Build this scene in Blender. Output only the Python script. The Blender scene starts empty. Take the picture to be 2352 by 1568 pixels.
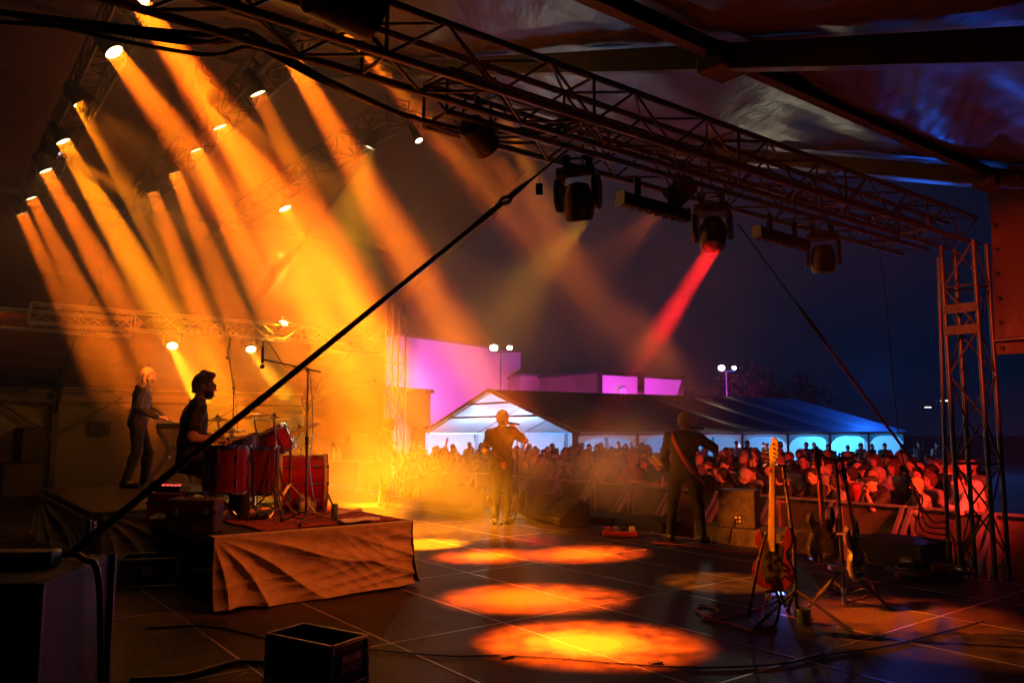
import bpy, math, random
import numpy as np
from mathutils import Vector, Matrix

# ------------------------------------------------------------------ camera, world, exposure
sc = bpy.context.scene
COL = sc.collection
CAM_H, CAM_F, CAM_TILT = 1.53, 1800 / 2352 * 36, math.atan(201 / 1800)
cam_data = bpy.data.cameras.new('camera')
cam = bpy.data.objects.new('camera', cam_data)
COL.objects.link(cam)
cam.location = (0, 0, CAM_H)
cam.rotation_euler = (math.pi / 2 + CAM_TILT, 0, 0)
cam_data.lens, cam_data.sensor_width = CAM_F, 36
cam_data.clip_start, cam_data.clip_end = 0.05, 1500
sc.camera = cam

world = bpy.data.worlds.new('World')
sc.world = world
world.use_nodes = True
bg = world.node_tree.nodes['Background']
bg.inputs['Color'].default_value = (0.055, 0.16, 0.58, 1)     # deep navy night sky
bg.inputs['Strength'].default_value = 0.027

sc.view_settings.view_transform = 'Standard'
sc.view_settings.look = 'None'
sc.view_settings.exposure = 0
sc.cycles.max_bounces = 5
sc.cycles.diffuse_bounces = 2
sc.cycles.glossy_bounces = 2
sc.cycles.transmission_bounces = 3
sc.cycles.transparent_max_bounces = 6
sc.cycles.volume_bounces = 2
sc.cycles.sample_clamp_indirect = 3
sc.cycles.sample_clamp_direct = 40
sc.cycles.use_denoising = True
sc.cycles.volume_max_steps = 96
sc.cycles.volume_step_rate = 1.6

# stage axes: U runs along the stage front (towards the camera side), N points at the audience
_a = math.radians(-52.9)
U = Vector((math.cos(_a), math.sin(_a), 0))
N = Vector((-U.y, U.x, 0))
Z = Vector((0, 0, 1))
RZ = _a                                     # object rotation whose local x is U and local y is N
def S(u, n, z=0.0): return U * u + N * n + Vector((0, 0, z))
def SU(p): return (p.x * U.x + p.y * U.y, p.x * N.x + p.y * N.y)
def ray(px, py):
    x = (px - 1176) / 1800; y = (784 - py) / 1800
    return Vector((x, math.cos(CAM_TILT) - y * math.sin(CAM_TILT), math.sin(CAM_TILT) + y * math.cos(CAM_TILT)))
def fl(px, py, z=0.0):                      # the point of the level z that the photograph shows there
    r = ray(px, py); return r * ((z - CAM_H) / r.z) + Vector((0, 0, CAM_H))
def at(px, py, Y):                          # ... at the distance Y
    r = ray(px, py); return r * (Y / r.y) + Vector((0, 0, CAM_H))

_TARP = _a + 0.35
# ------------------------------------------------------------------ materials
def pmat(name, col, rough=0.6, metal=0.0, var=0.25, scale=8.0, bump=0.0, bscale=40.0, stretch=None, spec=0.5, coat=0.0, rot=0.0, trans=0.0):
    m = bpy.data.materials.new(name); m.use_nodes = True
    nt = m.node_tree; b = nt.nodes['Principled BSDF']
    b.inputs['Roughness'].default_value = rough
    b.inputs['Metallic'].default_value = metal
    b.inputs['Specular IOR Level'].default_value = spec
    b.inputs['Coat Weight'].default_value = coat
    b.inputs['Base Color'].default_value = (*col, 1)
    tc = nt.nodes.new('ShaderNodeTexCoord'); vec = tc.outputs['Object']
    if stretch:
        mp = nt.nodes.new('ShaderNodeMapping'); mp.inputs['Scale'].default_value = stretch; mp.inputs['Rotation'].default_value = (0, 0, rot)
        nt.links.new(vec, mp.inputs['Vector']); vec = mp.outputs['Vector']
    if var > 0:
        nz = nt.nodes.new('ShaderNodeTexNoise'); nz.inputs['Scale'].default_value = scale; nz.inputs['Detail'].default_value = 5
        nt.links.new(vec, nz.inputs['Vector'])
        cr = nt.nodes.new('ShaderNodeValToRGB')
        lo = [c * (1 - var) for c in col]; hi = [min(1, c * (1 + var)) for c in col]
        cr.color_ramp.elements[0].position = 0.3; cr.color_ramp.elements[0].color = (*lo, 1)
        cr.color_ramp.elements[1].position = 0.7; cr.color_ramp.elements[1].color = (*hi, 1)
        nt.links.new(nz.outputs['Fac'], cr.inputs['Fac']); nt.links.new(cr.outputs['Color'], b.inputs['Base Color'])
        mr = nt.nodes.new('ShaderNodeMapRange'); mr.inputs['To Min'].default_value = max(0.02, rough * 0.75); mr.inputs['To Max'].default_value = min(1, rough * 1.25)
        nt.links.new(nz.outputs['Fac'], mr.inputs['Value']); nt.links.new(mr.outputs['Result'], b.inputs['Roughness'])
    if bump > 0:
        n2 = nt.nodes.new('ShaderNodeTexNoise'); n2.inputs['Scale'].default_value = bscale; n2.inputs['Detail'].default_value = 4
        nt.links.new(vec, n2.inputs['Vector'])
        bp = nt.nodes.new('ShaderNodeBump'); bp.inputs['Strength'].default_value = bump; bp.inputs['Distance'].default_value = 0.03
        nt.links.new(n2.outputs['Fac'], bp.inputs['Height']); nt.links.new(bp.outputs['Normal'], b.inputs['Normal'])
    if trans > 0:
        tr = nt.nodes.new('ShaderNodeBsdfTranslucent'); tr.inputs['Color'].default_value = (*col, 1)
        mx = nt.nodes.new('ShaderNodeMixShader'); mx.inputs['Fac'].default_value = trans
        out = nt.nodes['Material Output']
        nt.links.new(b.outputs[0], mx.inputs[1]); nt.links.new(tr.outputs[0], mx.inputs[2]); nt.links.new(mx.outputs[0], out.inputs['Surface'])
    return m
def emat(name, col, strength):
    m = bpy.data.materials.new(name); m.use_nodes = True
    nt = m.node_tree; b = nt.nodes['Principled BSDF']
    b.inputs['Base Color'].default_value = (0.02, 0.02, 0.02, 1)
    b.inputs['Emission Color'].default_value = (*col, 1); b.inputs['Emission Strength'].default_value = strength
    return m

M = dict(
    black=pmat('black_paint', (0.022, 0.022, 0.025), 0.45),
    blackplastic=pmat('black_plastic', (0.03, 0.03, 0.034), 0.35),
    blackvinyl=pmat('black_vinyl', (0.035, 0.033, 0.035), 0.6, bump=0.25, bscale=180),
    grille=pmat('speaker_grille', (0.03, 0.03, 0.03), 0.6, bump=0.5, bscale=220),
    alu=pmat('aluminium', (0.62, 0.6, 0.58), 0.34, 0.9, var=0.12),
    darkalu=pmat('dull_aluminium', (0.2, 0.2, 0.2), 0.45, 0.7, var=0.2),
    chrome=pmat('chrome', (0.75, 0.75, 0.75), 0.16, 1.0, var=0.05),
    brass=pmat('cymbal_bronze', (0.75, 0.5, 0.2), 0.28, 0.95, var=0.12, scale=5),
    deck=pmat('stage_deck', (0.038, 0.027, 0.023), 0.5, spec=0.22, var=0.8, scale=5.5, bump=0.25, bscale=60),
    asphalt=pmat('asphalt', (0.05, 0.05, 0.05), 0.85, var=0.3, scale=1.5, bump=0.3, bscale=30),
    tarp=pmat('roof_tarp', (0.12, 0.075, 0.075), 0.36, var=0.25, scale=1.0, bump=0.7, bscale=1.4, stretch=(2.6, 0.35, 1), rot=-_TARP, spec=0.2, trans=0.03),
    wallpvc=pmat('wall_pvc', (0.36, 0.32, 0.3), 0.55, var=0.12, scale=1.2, bump=0.5, bscale=1.2, stretch=(1, 0.7, 2.2)),
    frame=pmat('tent_frame', (0.07, 0.065, 0.065), 0.5, 0.3),
    cloth=pmat('riser_cloth', (0.5, 0.38, 0.3), 0.8, var=0.18, scale=9, bump=0.12, bscale=45),
    skin=pmat('skin', (0.52, 0.32, 0.24), 0.55, var=0.1, scale=20),
    skinb=pmat('skin_tan', (0.4, 0.24, 0.17), 0.55, var=0.1, scale=20),
    tee=pmat('black_cotton', (0.018, 0.016, 0.018), 0.9, var=0.25, scale=20, bump=0.5, bscale=18),
    charcoal=pmat('charcoal_cotton', (0.045, 0.038, 0.036), 0.9, var=0.25, scale=20, bump=0.5, bscale=18),
    leather=pmat('black_leather', (0.009, 0.007, 0.007), 0.45, spec=0.3, var=0.3, bump=0.7, bscale=26),
    denim=pmat('dark_denim', (0.009, 0.01, 0.015), 0.9, var=0.3, scale=20, bump=0.4, bscale=22),
    hairdark=pmat('dark_hair', (0.02, 0.015, 0.012), 0.55, var=0.4, scale=40, bump=0.6, bscale=90),
    hairgrey=pmat('grey_hair', (0.42, 0.38, 0.34), 0.7, var=0.2, scale=60, bump=0.5, bscale=120),
    hairbrown=pmat('brown_hair', (0.1, 0.055, 0.03), 0.6, var=0.4, scale=40, bump=0.6, bscale=90),
    hairblond=pmat('blond_hair', (0.4, 0.27, 0.13), 0.6, var=0.3, scale=40, bump=0.6, bscale=90),
    eye=pmat('eye_dark', (0.02, 0.015, 0.015), 0.2, var=0),
    redshell=pmat('red_sparkle_shell', (0.6, 0.012, 0.03), 0.25, 0.45, var=0.5, scale=160, coat=0.6),
    shadedshell=pmat('shaded_red_shell', (0.16, 0.006, 0.012), 0.3, 0.3, var=0.5, scale=160, coat=0.4),  # red shell with the toms' unlit side put into its colour
    drumhead=pmat('drum_head', (0.78, 0.75, 0.7), 0.5, var=0.06),
    rug=pmat('patterned_rug', (0.3, 0.05, 0.04), 0.95, var=0.8, scale=16, bump=0.4, bscale=80),
    whitecloth=pmat('white_towel', (0.75, 0.72, 0.66), 0.9, var=0.1, bump=0.4, bscale=30),
    redcase=pmat('red_case', (0.4, 0.03, 0.03), 0.5),
    redcable=pmat('red_cable', (0.5, 0.04, 0.03), 0.5),
    wood=pmat('maple_neck', (0.55, 0.34, 0.15), 0.4, var=0.25, scale=6, stretch=(6, 6, 1)),
    redwood=pmat('red_neck', (0.4, 0.07, 0.03), 0.4, var=0.2, scale=6),
    bassbody=pmat('dark_red_lacquer', (0.16, 0.018, 0.015), 0.18, var=0.2, coat=0.6),
    blacklacquer=pmat('black_lacquer', (0.008, 0.007, 0.007), 0.2, coat=0.2),
    cream=pmat('cream_binding', (0.75, 0.66, 0.45), 0.4),
    strap=pmat('orange_strap', (0.55, 0.11, 0.05), 0.7, bump=0.3),
    plyw=pmat('worn_black_wood', (0.09, 0.075, 0.06), 0.7, var=0.5, scale=9),
    wood2=pmat('pale_maple', (0.75, 0.5, 0.22), 0.4, var=0.2),
    steel=pmat('galvanised_steel', (0.45, 0.44, 0.42), 0.4, 0.8),
    tentwhite=pmat('tent_white_pvc', (0.78, 0.78, 0.78), 0.5, var=0.05, bump=0.7, bscale=1.1, stretch=(1, 1, 2.6), trans=0.15),
    tentroof=pmat('tent_roof_pvc', (0.045, 0.045, 0.05), 0.6, var=0.1, scale=0.6, trans=0.03),
    renderw=pmat('pale_render', (0.6, 0.58, 0.56), 0.8, var=0.05, scale=0.4),
    beige=pmat('beige_render', (0.4, 0.3, 0.2), 0.8, var=0.08, scale=0.5),
    bark=pmat('bark', (0.09, 0.07, 0.05), 0.9),
    leaf=pmat('tree_leaves', (0.06, 0.08, 0.03), 0.7, var=0.4, scale=1.5),
    clear=pmat('clear_plastic', (0.6, 0.62, 0.6), 0.12, var=0.05, trans=0.5),
    can=pmat('printed_can', (0.16, 0.3, 0.25), 0.3, 0.5, var=0.4, scale=30),
    lampdead=pmat('dark_lens', (0.02, 0.02, 0.025), 0.08, var=0),
    paper=pmat('dark_poster', (0.03, 0.025, 0.03), 0.6),
    label=pmat('white_label', (0.75, 0.73, 0.7), 0.6, var=0.05),
    e_amber=emat('lit_amber_lens', (1, 0.62, 0.18), 26),
    e_yellow=emat('lit_yellow_lens', (1, 0.8, 0.35), 30),
    e_flood=emat('lit_flood_lens', (1, 0.9, 0.62), 160),
    e_blueled=emat('blue_display', (0.25, 0.4, 1), 4),
    e_redled=emat('red_led', (1, 0.05, 0.05), 5),
    e_screen=emat('laptop_screen', (0.5, 0.75, 1), 1.2),
    e_sign=emat('lit_sign', (1, 0.8, 0.3), 4),
)
# ------------------------------------------------------------------ mesh builder
def link(o, parent=None):
    COL.objects.link(o)
    if parent is not None: o.parent = parent
    return o
def tag(o, label, cat, group=None, kind='thing'):
    o['label'] = label; o['category'] = cat; o['kind'] = kind
    if group: o['group'] = group
    return o
def thing(name, label, cat, loc=(0, 0, 0), rz=0.0, group=None):
    o = bpy.data.objects.new(name, None); o.empty_display_size = 0.1
    link(o); o.location = loc; o.rotation_euler = (0, 0, rz)
    return tag(o, label, cat, group)
def frame_of(d, up=Z):
    d = Vector(d).normalized()
    x = d.cross(up)
    if x.length < 1e-4: x = d.cross(Vector((1, 0, 0)))
    x.normalize(); return x, d.cross(x) * -1, d         # side, up-ish, along
class MB:
    def __init__(s): s.v = []; s.f = []
    def add(s, vs, fs):
        b = len(s.v); s.v += [tuple(q) for q in vs]; s.f += [tuple(i + b for i in q) for q in fs]; return s
    def box(s, c, size, m=None):
        hx, hy, hz = (q / 2 for q in size); c = Vector(c)
        pts = [Vector((x, y, z)) for x in (-hx, hx) for y in (-hy, hy) for z in (-hz, hz)]
        if m is not None: pts = [m @ q for q in pts]
        return s.add([q + c for q in pts], [(0, 1, 3, 2), (4, 6, 7, 5), (0, 4, 5, 1), (2, 3, 7, 6), (0, 2, 6, 4), (1, 5, 7, 3)])
    def bar(s, a, b, w, h, up=Z):                     # rectangular bar from a to b
        a, b = Vector(a), Vector(b); x, y, d = frame_of(b - a, up)
        vs = [p + x * (i * w / 2) + y * (j * h / 2) for p in (a, b) for i, j in ((-1, -1), (1, -1), (1, 1), (-1, 1))]
        return s.add(vs, [(3, 2, 1, 0), (4, 5, 6, 7), (0, 1, 5, 4), (1, 2, 6, 5), (2, 3, 7, 6), (3, 0, 4, 7)])
    def cyl(s, a, b, r, r2=None, n=12, cap=True):
        return s.tube([a, b], [r, r if r2 is None else r2], n, cap)
    def tube(s, pts, r, n=8, cap=True):
        pts = [Vector(p) for p in pts]; k = len(pts)
        rs = r if isinstance(r, (list, tuple)) else [r] * k
        vs = []; x = None
        for i, p in enumerate(pts):
            d = (pts[min(i + 1, k - 1)] - pts[max(i - 1, 0)])
            if d.length < 1e-9: d = Vector((0, 0, 1))
            d.normalize()
            if x is None: x = frame_of(d)[0]
            x = x - d * x.dot(d)
            if x.length < 1e-6: x = frame_of(d)[0]
            x.normalize(); y = d.cross(x)
            vs += [p + (x * math.cos(2 * math.pi * j / n) + y * math.sin(2 * math.pi * j / n)) * rs[i] for j in range(n)]
        fs = [(i * n + j, i * n + (j + 1) % n, (i + 1) * n + (j + 1) % n, (i + 1) * n + j) for i in range(k - 1) for j in range(n)]
        if cap: fs += [tuple(range(n))[::-1], tuple((k - 1) * n + j for j in range(n))]
        return s.add(vs, fs)
    def lathe(s, prof, o=(0, 0, 0), axis=(0, 0, 1), n=24, arc=1.0):   # prof: (radius, height along the axis)
        o = Vector(o); x, y, d = frame_of(axis)
        vs = []; k = len(prof)
        for r, h in prof: vs += [o + d * h + (x * math.cos(2 * math.pi * arc * j / n) + y * math.sin(2 * math.pi * arc * j / n)) * r for j in range(n)]
        jn = n if arc >= 1 else n - 1
        fs = [(i * n + j, i * n + (j + 1) % n, (i + 1) * n + (j + 1) % n, (i + 1) * n + j) for i in range(k - 1) for j in range(jn)]
        if arc >= 1:
            if prof[0][0] > 1e-6: fs.append(tuple(range(n))[::-1])
            if prof[-1][0] > 1e-6: fs.append(tuple((k - 1) * n + j for j in range(n)))
        return s.add(vs, fs)
    def ball(s, c, r, n=14, m=None):
        r = r if isinstance(r, (list, tuple)) else (r, r, r); c = Vector(c)
        vs = []; k = n // 2
        for i in range(k + 1):
            t = math.pi * i / k
            for j in range(n):
                q = Vector((r[0] * math.sin(t) * math.cos(2 * math.pi * j / n), r[1] * math.sin(t) * math.sin(2 * math.pi * j / n), r[2] * math.cos(t)))
                vs.append(c + (m @ q if m is not None else q))
        return s.add(vs, [(i * n + j, i * n + (j + 1) % n, (i + 1) * n + (j + 1) % n, (i + 1) * n + j) for i in range(k) for j in range(n)])
    def prism(s, poly, o, ex, ey, ez):                # polygon in the plane (ex, ey), thickness vector ez
        o, ex, ey, ez = Vector(o), Vector(ex), Vector(ey), Vector(ez); k = len(poly)
        vs = [o + ex * a + ey * b for a, b in poly] + [o + ex * a + ey * b + ez for a, b in poly]
        return s.add(vs, [tuple(range(k))[::-1], tuple(range(k, 2 * k))] + [(i, (i + 1) % k, k + (i + 1) % k, k + i) for i in range(k)])
    def grid(s, fn, nu, nv):
        vs = [fn(i / nu, j / nv) for i in range(nu + 1) for j in range(nv + 1)]
        return s.add(vs, [(i * (nv + 1) + j, (i + 1) * (nv + 1) + j, (i + 1) * (nv + 1) + j + 1, i * (nv + 1) + j + 1) for i in range(nu) for j in range(nv)])
    def build(s, name, mat, parent=None, origin=None, smooth=True, bevel=0.0, solid=0.0, loc=None):
        me = bpy.data.meshes.new(name)
        og = Vector(origin) if origin is not None else Vector((0, 0, 0))
        me.from_pydata([tuple(Vector(q) - og) for q in s.v], [], s.f); me.update()
        import bmesh
        bm = bmesh.new(); bm.from_mesh(me); bmesh.ops.recalc_face_normals(bm, faces=bm.faces); bm.to_mesh(me); bm.free()
        me.materials.append(mat)
        o = bpy.data.objects.new(name, me); link(o, parent)
        if loc is not None: o.location = loc
        elif origin is not None and parent is None: o.location = og
        if smooth:
            me.shade_smooth()
            if hasattr(me, 'set_sharp_from_angle'): me.set_sharp_from_angle(angle=math.radians(38))
        if solid: md = o.modifiers.new('solid', 'SOLIDIFY'); md.thickness = solid; md.offset = 0
        if bevel:
            md = o.modifiers.new('bevel', 'BEVEL'); md.width = bevel; md.segments = 2; md.limit_method = 'ANGLE'
        return o
def sag(a, b, drop, k=16):
    a, b = Vector(a), Vector(b)
    return [a.lerp(b, i / k) - Z * (drop * 4 * (i / k) * (1 - i / k)) for i in range(k + 1)]
def smoothpath(pts, sub=6):
    pts = [Vector(p) for p in pts]; out = []
    for i in range(len(pts) - 1):
        p0, p1, p2, p3 = pts[max(i - 1, 0)], pts[i], pts[i + 1], pts[min(i + 2, len(pts) - 1)]
        for j in range(sub):
            t = j / sub
            out.append(0.5 * ((2 * p1) + (p2 - p0) * t + (2 * p0 - 5 * p1 + 4 * p2 - p3) * t * t + (3 * p1 - p0 - 3 * p2 + p3) * t ** 3))
    return out + [pts[-1]]
def copy_tree(o, parent=None):
    c = o.copy(); COL.objects.link(c)
    if parent is not None: c.parent = parent
    for ch in list(o.children): copy_tree(ch, c)
    return c
def area(p, d, col, power, size=0.18, spread=6.0, parent=None, name='beam_light'):
    L = bpy.data.lights.new(name, 'AREA'); L.shape = 'DISK'; L.size = size; L.spread = math.radians(spread); L.energy = power; L.color = col
    o = bpy.data.objects.new(name, L); link(o); o.location = p
    o.rotation_euler = Vector(d).to_track_quat('-Z', 'Y').to_euler(); return o
def spot(p, target, col, power, size=40.0, blend=0.6, soft=0.05, name='spot_light'):
    L = bpy.data.lights.new(name, 'SPOT'); L.spot_size = math.radians(size); L.spot_blend = blend; L.shadow_soft_size = soft; L.energy = power; L.color = col
    o = bpy.data.objects.new(name, L); link(o); o.location = p
    o.rotation_euler = (Vector(target) - Vector(p)).to_track_quat('-Z', 'Y').to_euler(); return o
def point(p, col, power, soft=0.1, name='point_light'):
    L = bpy.data.lights.new(name, 'POINT'); L.shadow_soft_size = soft; L.energy = power; L.color = col
    o = bpy.data.objects.new(name, L); link(o); o.location = p; return o

# ------------------------------------------------------------------ bodies: smooth distance fields turned into one continuous mesh
class Field:
    def __init__(s, lo, hi, h):
        s.h = h; s.lo = np.array(lo, float); n = np.ceil((np.array(hi) - s.lo) / h).astype(int) + 1
        s.ax = [s.lo[i] + h * np.arange(n[i]) for i in range(3)]; s.n = n; s.D = np.full(n, 0.5, np.float32)
    def _sl(s, lo, hi):
        out = []
        for i in range(3):
            a = int(max(0, math.floor((lo[i] - s.lo[i]) / s.h))); b = int(min(s.n[i], math.ceil((hi[i] - s.lo[i]) / s.h) + 1))
            if b <= a: return None
            out.append(slice(a, b))
        return tuple(out)
    def _pts(s, sl):
        return [s.ax[0][sl[0]][:, None, None], s.ax[1][sl[1]][None, :, None], s.ax[2][sl[2]][None, None, :]]
    def _mix(s, sl, d, k, sub=False):
        A = s.D[sl]
        if sub:
            d = -d; hh = np.maximum(k - np.abs(A - d), 0) / k; s.D[sl] = np.maximum(A, d) + hh * hh * k * 0.25
        else:
            hh = np.maximum(k - np.abs(A - d), 0) / k; s.D[sl] = np.minimum(A, d) - hh * hh * k * 0.25
    def cone(s, a, b, ra, rb, k=0.02, sub=False):
        a = np.array(a, float); b = np.array(b, float); R = max(ra, rb) + k + 3 * s.h
        sl = s._sl(np.minimum(a, b) - R, np.maximum(a, b) + R)
        if sl is None: return
        P = s._pts(sl); ba = b - a; L2 = float(ba @ ba) + 1e-9
        t = np.clip(sum((P[i] - a[i]) * ba[i] for i in range(3)) / L2, 0, 1)
        d = np.sqrt(sum((P[i] - a[i] - t * ba[i]) ** 2 for i in range(3))) - (ra + (rb - ra) * t)
        s._mix(sl, d, k, sub)
    def ell(s, c, r, R=None, k=0.02, sub=False):
        c = np.array(c, float); r = np.array(r, float); pad = r.max() + k + 3 * s.h
        sl = s._sl(c - pad, c + pad)
        if sl is None: return
        P = s._pts(sl); q = [P[i] - c[i] for i in range(3)]
        if R is not None:
            Rt = np.array(R).T; q = [Rt[i, 0] * q[0] + Rt[i, 1] * q[1] + Rt[i, 2] * q[2] for i in range(3)]
        k0 = np.sqrt(sum((q[i] / r[i]) ** 2 for i in range(3))); k1 = np.sqrt(sum((q[i] / r[i] ** 2) ** 2 for i in range(3))) + 1e-9
        s._mix(sl, k0 * (k0 - 1) / k1, k, sub)
    def cut(s, c, nrm):                                # keep the side opposite to nrm
        P = [s.ax[0][:, None, None], s.ax[1][None, :, None], s.ax[2][None, None, :]]
        d = sum((P[i] - c[i]) * nrm[i] for i in range(3)); s.D = np.maximum(s.D, d.astype(np.float32))
    def wrinkle(s, amp, fr, seed=0):
        P = [s.ax[0][:, None, None], s.ax[1][None, :, None], s.ax[2][None, None, :]]
        w = np.sin(P[0] * fr + 2 * np.sin(P[2] * fr * 0.7 + seed)) * np.sin(P[2] * fr * 1.3 + 1.7 * np.sin(P[1] * fr + seed))
        s.D = s.D + (amp * w).astype(np.float32)
    def mesh(s, name):
        D = np.pad(s.D, 1, constant_values=0.5); ins = D < 0
        c = np.zeros(tuple(q - 1 for q in D.shape), np.int8)
        offs = [(i, j, k) for i in (0, 1) for j in (0, 1) for k in (0, 1)]
        nx, ny, nz = c.shape
        for i, j, k in offs: c += ins[i:i + nx, j:j + ny, k:k + nz]
        act = (c > 0) & (c < 8); idx = np.full(act.shape, -1, np.int64); idx[act] = np.arange(act.sum())
        ci = np.argwhere(act); acc = np.zeros((len(ci), 3)); cnt = np.zeros(len(ci))
        for p in offs:
            for axn in range(3):
                if p[axn]: continue
                q = list(p); q[axn] = 1
                da = D[ci[:, 0] + p[0], ci[:, 1] + p[1], ci[:, 2] + p[2]]; db = D[ci[:, 0] + q[0], ci[:, 1] + q[1], ci[:, 2] + q[2]]
                m = (da < 0) != (db < 0); t = np.where(m, da / np.where(m, da - db, 1), 0)
                pos = np.array(p, float)[None].repeat(len(ci), 0); pos[:, axn] += t
                acc[m] += pos[m]; cnt[m] += 1
        V = s.lo + s.h * (ci + acc / cnt[:, None] - 1)
        F = []
        for axn in range(3):
            o = [q for q in range(3) if q != axn]
            sh = [slice(1, -1)] * 3; sh[axn] = slice(0, -1); sh2 = list(sh); sh2[axn] = slice(1, None)
            a = ins[tuple(sh)]; b = ins[tuple(sh2)]; e = np.argwhere(a != b); 
            if not len(e): continue
            fl_ = a[e[:, 0], e[:, 1], e[:, 2]]
            base = e.copy(); base[:, o[0]] += 1; base[:, o[1]] += 1
            def cell(d0, d1):
                q = base.copy(); q[:, o[0]] += d0; q[:, o[1]] += d1; return idx[q[:, 0], q[:, 1], q[:, 2]]
            quad = np.stack([cell(-1, -1), cell(0, -1), cell(0, 0), cell(-1, 0)], 1)
            flip = fl_ if axn != 1 else ~fl_
            quad[~flip] = quad[~flip][:, ::-1]; F.append(quad)
        me = bpy.data.meshes.new(name)
        me.from_pydata(V.tolist(), [], np.concatenate(F).tolist() if F else []); me.update(); me.shade_smooth()
        return me

def euler_R(yaw=0, pitch=0, roll=0):                    # yaw to the left, pitch up, roll to the right
    y, p, r = map(math.radians, (yaw, pitch, roll))
    return np.array(Matrix.Rotation(y, 3, 'Z') @ Matrix.Rotation(p, 3, 'X') @ Matrix.Rotation(r, 3, 'Y'))
V3 = lambda *a: np.array(a, float)
def stand_pose(**kw):                                   # local frame: +y forward, +x the person's right, metres, 1.8 m tall
    J = dict(pel=V3(0, 0, 0.97), waist=V3(0, 0.0, 1.12), chest=V3(0, 0.005, 1.32), neck=V3(0, -0.015, 1.49), head=V3(0, 0.02, 1.665),
             shR=V3(0.185, -0.01, 1.44), shL=V3(-0.185, -0.01, 1.44), elR=V3(0.24, -0.03, 1.15), elL=V3(-0.24, -0.03, 1.15),
             wrR=V3(0.25, 0.06, 0.91), wrL=V3(-0.25, 0.06, 0.91), hdR=V3(0.0, 0.25, -1), hdL=V3(0.0, 0.25, -1), pnR=V3(-1, 0, 0), pnL=V3(1, 0, 0), curl=0.5,
             hipR=V3(0.095, 0, 0.93), hipL=V3(-0.095, 0, 0.93), knR=V3(0.11, 0.03, 0.5), knL=V3(-0.11, 0.03, 0.5),
             anR=V3(0.12, -0.02, 0.085), anL=V3(-0.12, -0.02, 0.085), toR=V3(0.15, 0.16, 0.035), toL=V3(-0.15, 0.16, 0.035), R=euler_R())
    for k, v in kw.items(): J[k] = np.array(v, float) if isinstance(v, (tuple, list)) else v
    return J
def unit(v): v = np.array(v, float); return v / (np.linalg.norm(v) + 1e-9)
def hand(f, w, d, pn, curl, side, g=0.0):
    d = unit(d); pn = unit(pn - d * np.dot(pn, d)); x = np.cross(d, pn) * side         # x points to the thumb side
    k = 0.006
    for t in (-0.026, -0.009, 0.009, 0.026): f.cone(w + x * t * 0.7, w + d * 0.085 + x * t, 0.014 + g, 0.0125 + g, 0.012)
    for t, s, cc in ((0.029, 0.92, 0.85), (0.0098, 1.0, 0.95), (-0.0098, 0.95, 1.05), (-0.0285, 0.76, 1.2)):
        p = w + d * 0.088 + x * t; ang = 0.0
        for L, r in ((0.042, 0.0092), (0.027, 0.0085), (0.021, 0.0078)):
            ang += curl * cc; q = p + (d * math.cos(ang) + pn * math.sin(ang) + x * t * 0.6) * L * s
            f.cone(p, q, r + g, r * 0.95 + g, k); p = q
    p = w + d * 0.03 + x * 0.03
    for L, r, a in ((0.045, 0.0115, 0.75), (0.03, 0.0095, 0.5), (0.024, 0.0085, 0.3)):
        q = p + unit(d * 0.75 + x * a + pn * (0.25 + 0.5 * curl)) * L; f.cone(p, q, r + g, r + g, k); p = q
def head_prims(f, J, k=0.02):
    R = J['R']; c = J['head']; T = lambda x, y, z: c + R @ V3(x, y, z)
    f.cone(J['neck'] - V3(0, 0, 0.02), T(0, -0.015, -0.06), 0.06, 0.056, 0.03)
    f.ell(T(0, -0.012, 0.03), (0.076, 0.097, 0.09), R, 0.02)
    f.ell(T(0, 0.03, -0.035), (0.062, 0.066, 0.082), R, 0.03)
    f.ell(T(0, 0.06, -0.092), (0.033, 0.03, 0.026), R, 0.025)              # chin
    f.cone(T(-0.035, 0.083, 0.018), T(0.035, 0.083, 0.018), 0.013, 0.013, 0.015)   # brow
    f.cone(T(0, 0.092, 0.005), T(0, 0.112, -0.03), 0.009, 0.014, 0.012)    # nose
    f.cone(T(-0.02, 0.09, -0.063), T(0.02, 0.09, -0.063), 0.009, 0.009, 0.01)      # lips
    for sx in (-1, 1):
        f.ell(T(sx * 0.033, 0.097, -0.001), (0.016, 0.012, 0.011), R, 0.012, sub=True)
        f.ell(T(sx * 0.078, -0.012, -0.008), (0.012, 0.022, 0.034), R, 0.008)
        f.ell(T(sx * 0.045, 0.055, -0.025), (0.022, 0.025, 0.022), R, 0.02)   # cheek
def torso_prims(f, J, g=0.0):
    p, w, c, n = J['pel'], J['waist'], J['chest'], J['neck']
    tw = unit(J['shR'] - J['shL']); fw = unit(np.cross(V3(0, 0, 1), tw)); up = unit(n - p); fw = unit(fw - up * np.dot(fw, up)); Rt = np.stack([tw, fw, up], 1)
    b = J.get('belly', 0.0)
    f.ell(p, (0.165 + g, 0.118 + g, 0.135 + g), Rt, 0.05)
    f.ell(w + fw * b, (0.15 + g, 0.108 + g + b, 0.16 + g), Rt, 0.06)
    f.ell(c, (0.172 + g, 0.118 + g, 0.185 + g), Rt, 0.06)
    for s in 'RL':
        f.cone(n + V3(0, 0, -0.005), J['sh' + s] + V3(0, 0, 0.012), 0.05 + g, 0.052 + g, 0.04)
        f.cone(c + (J['sh' + s] - c) * 0.55 - V3(0, 0, 0.03), J['sh' + s], 0.085 + g, 0.058 + g, 0.05)
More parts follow.
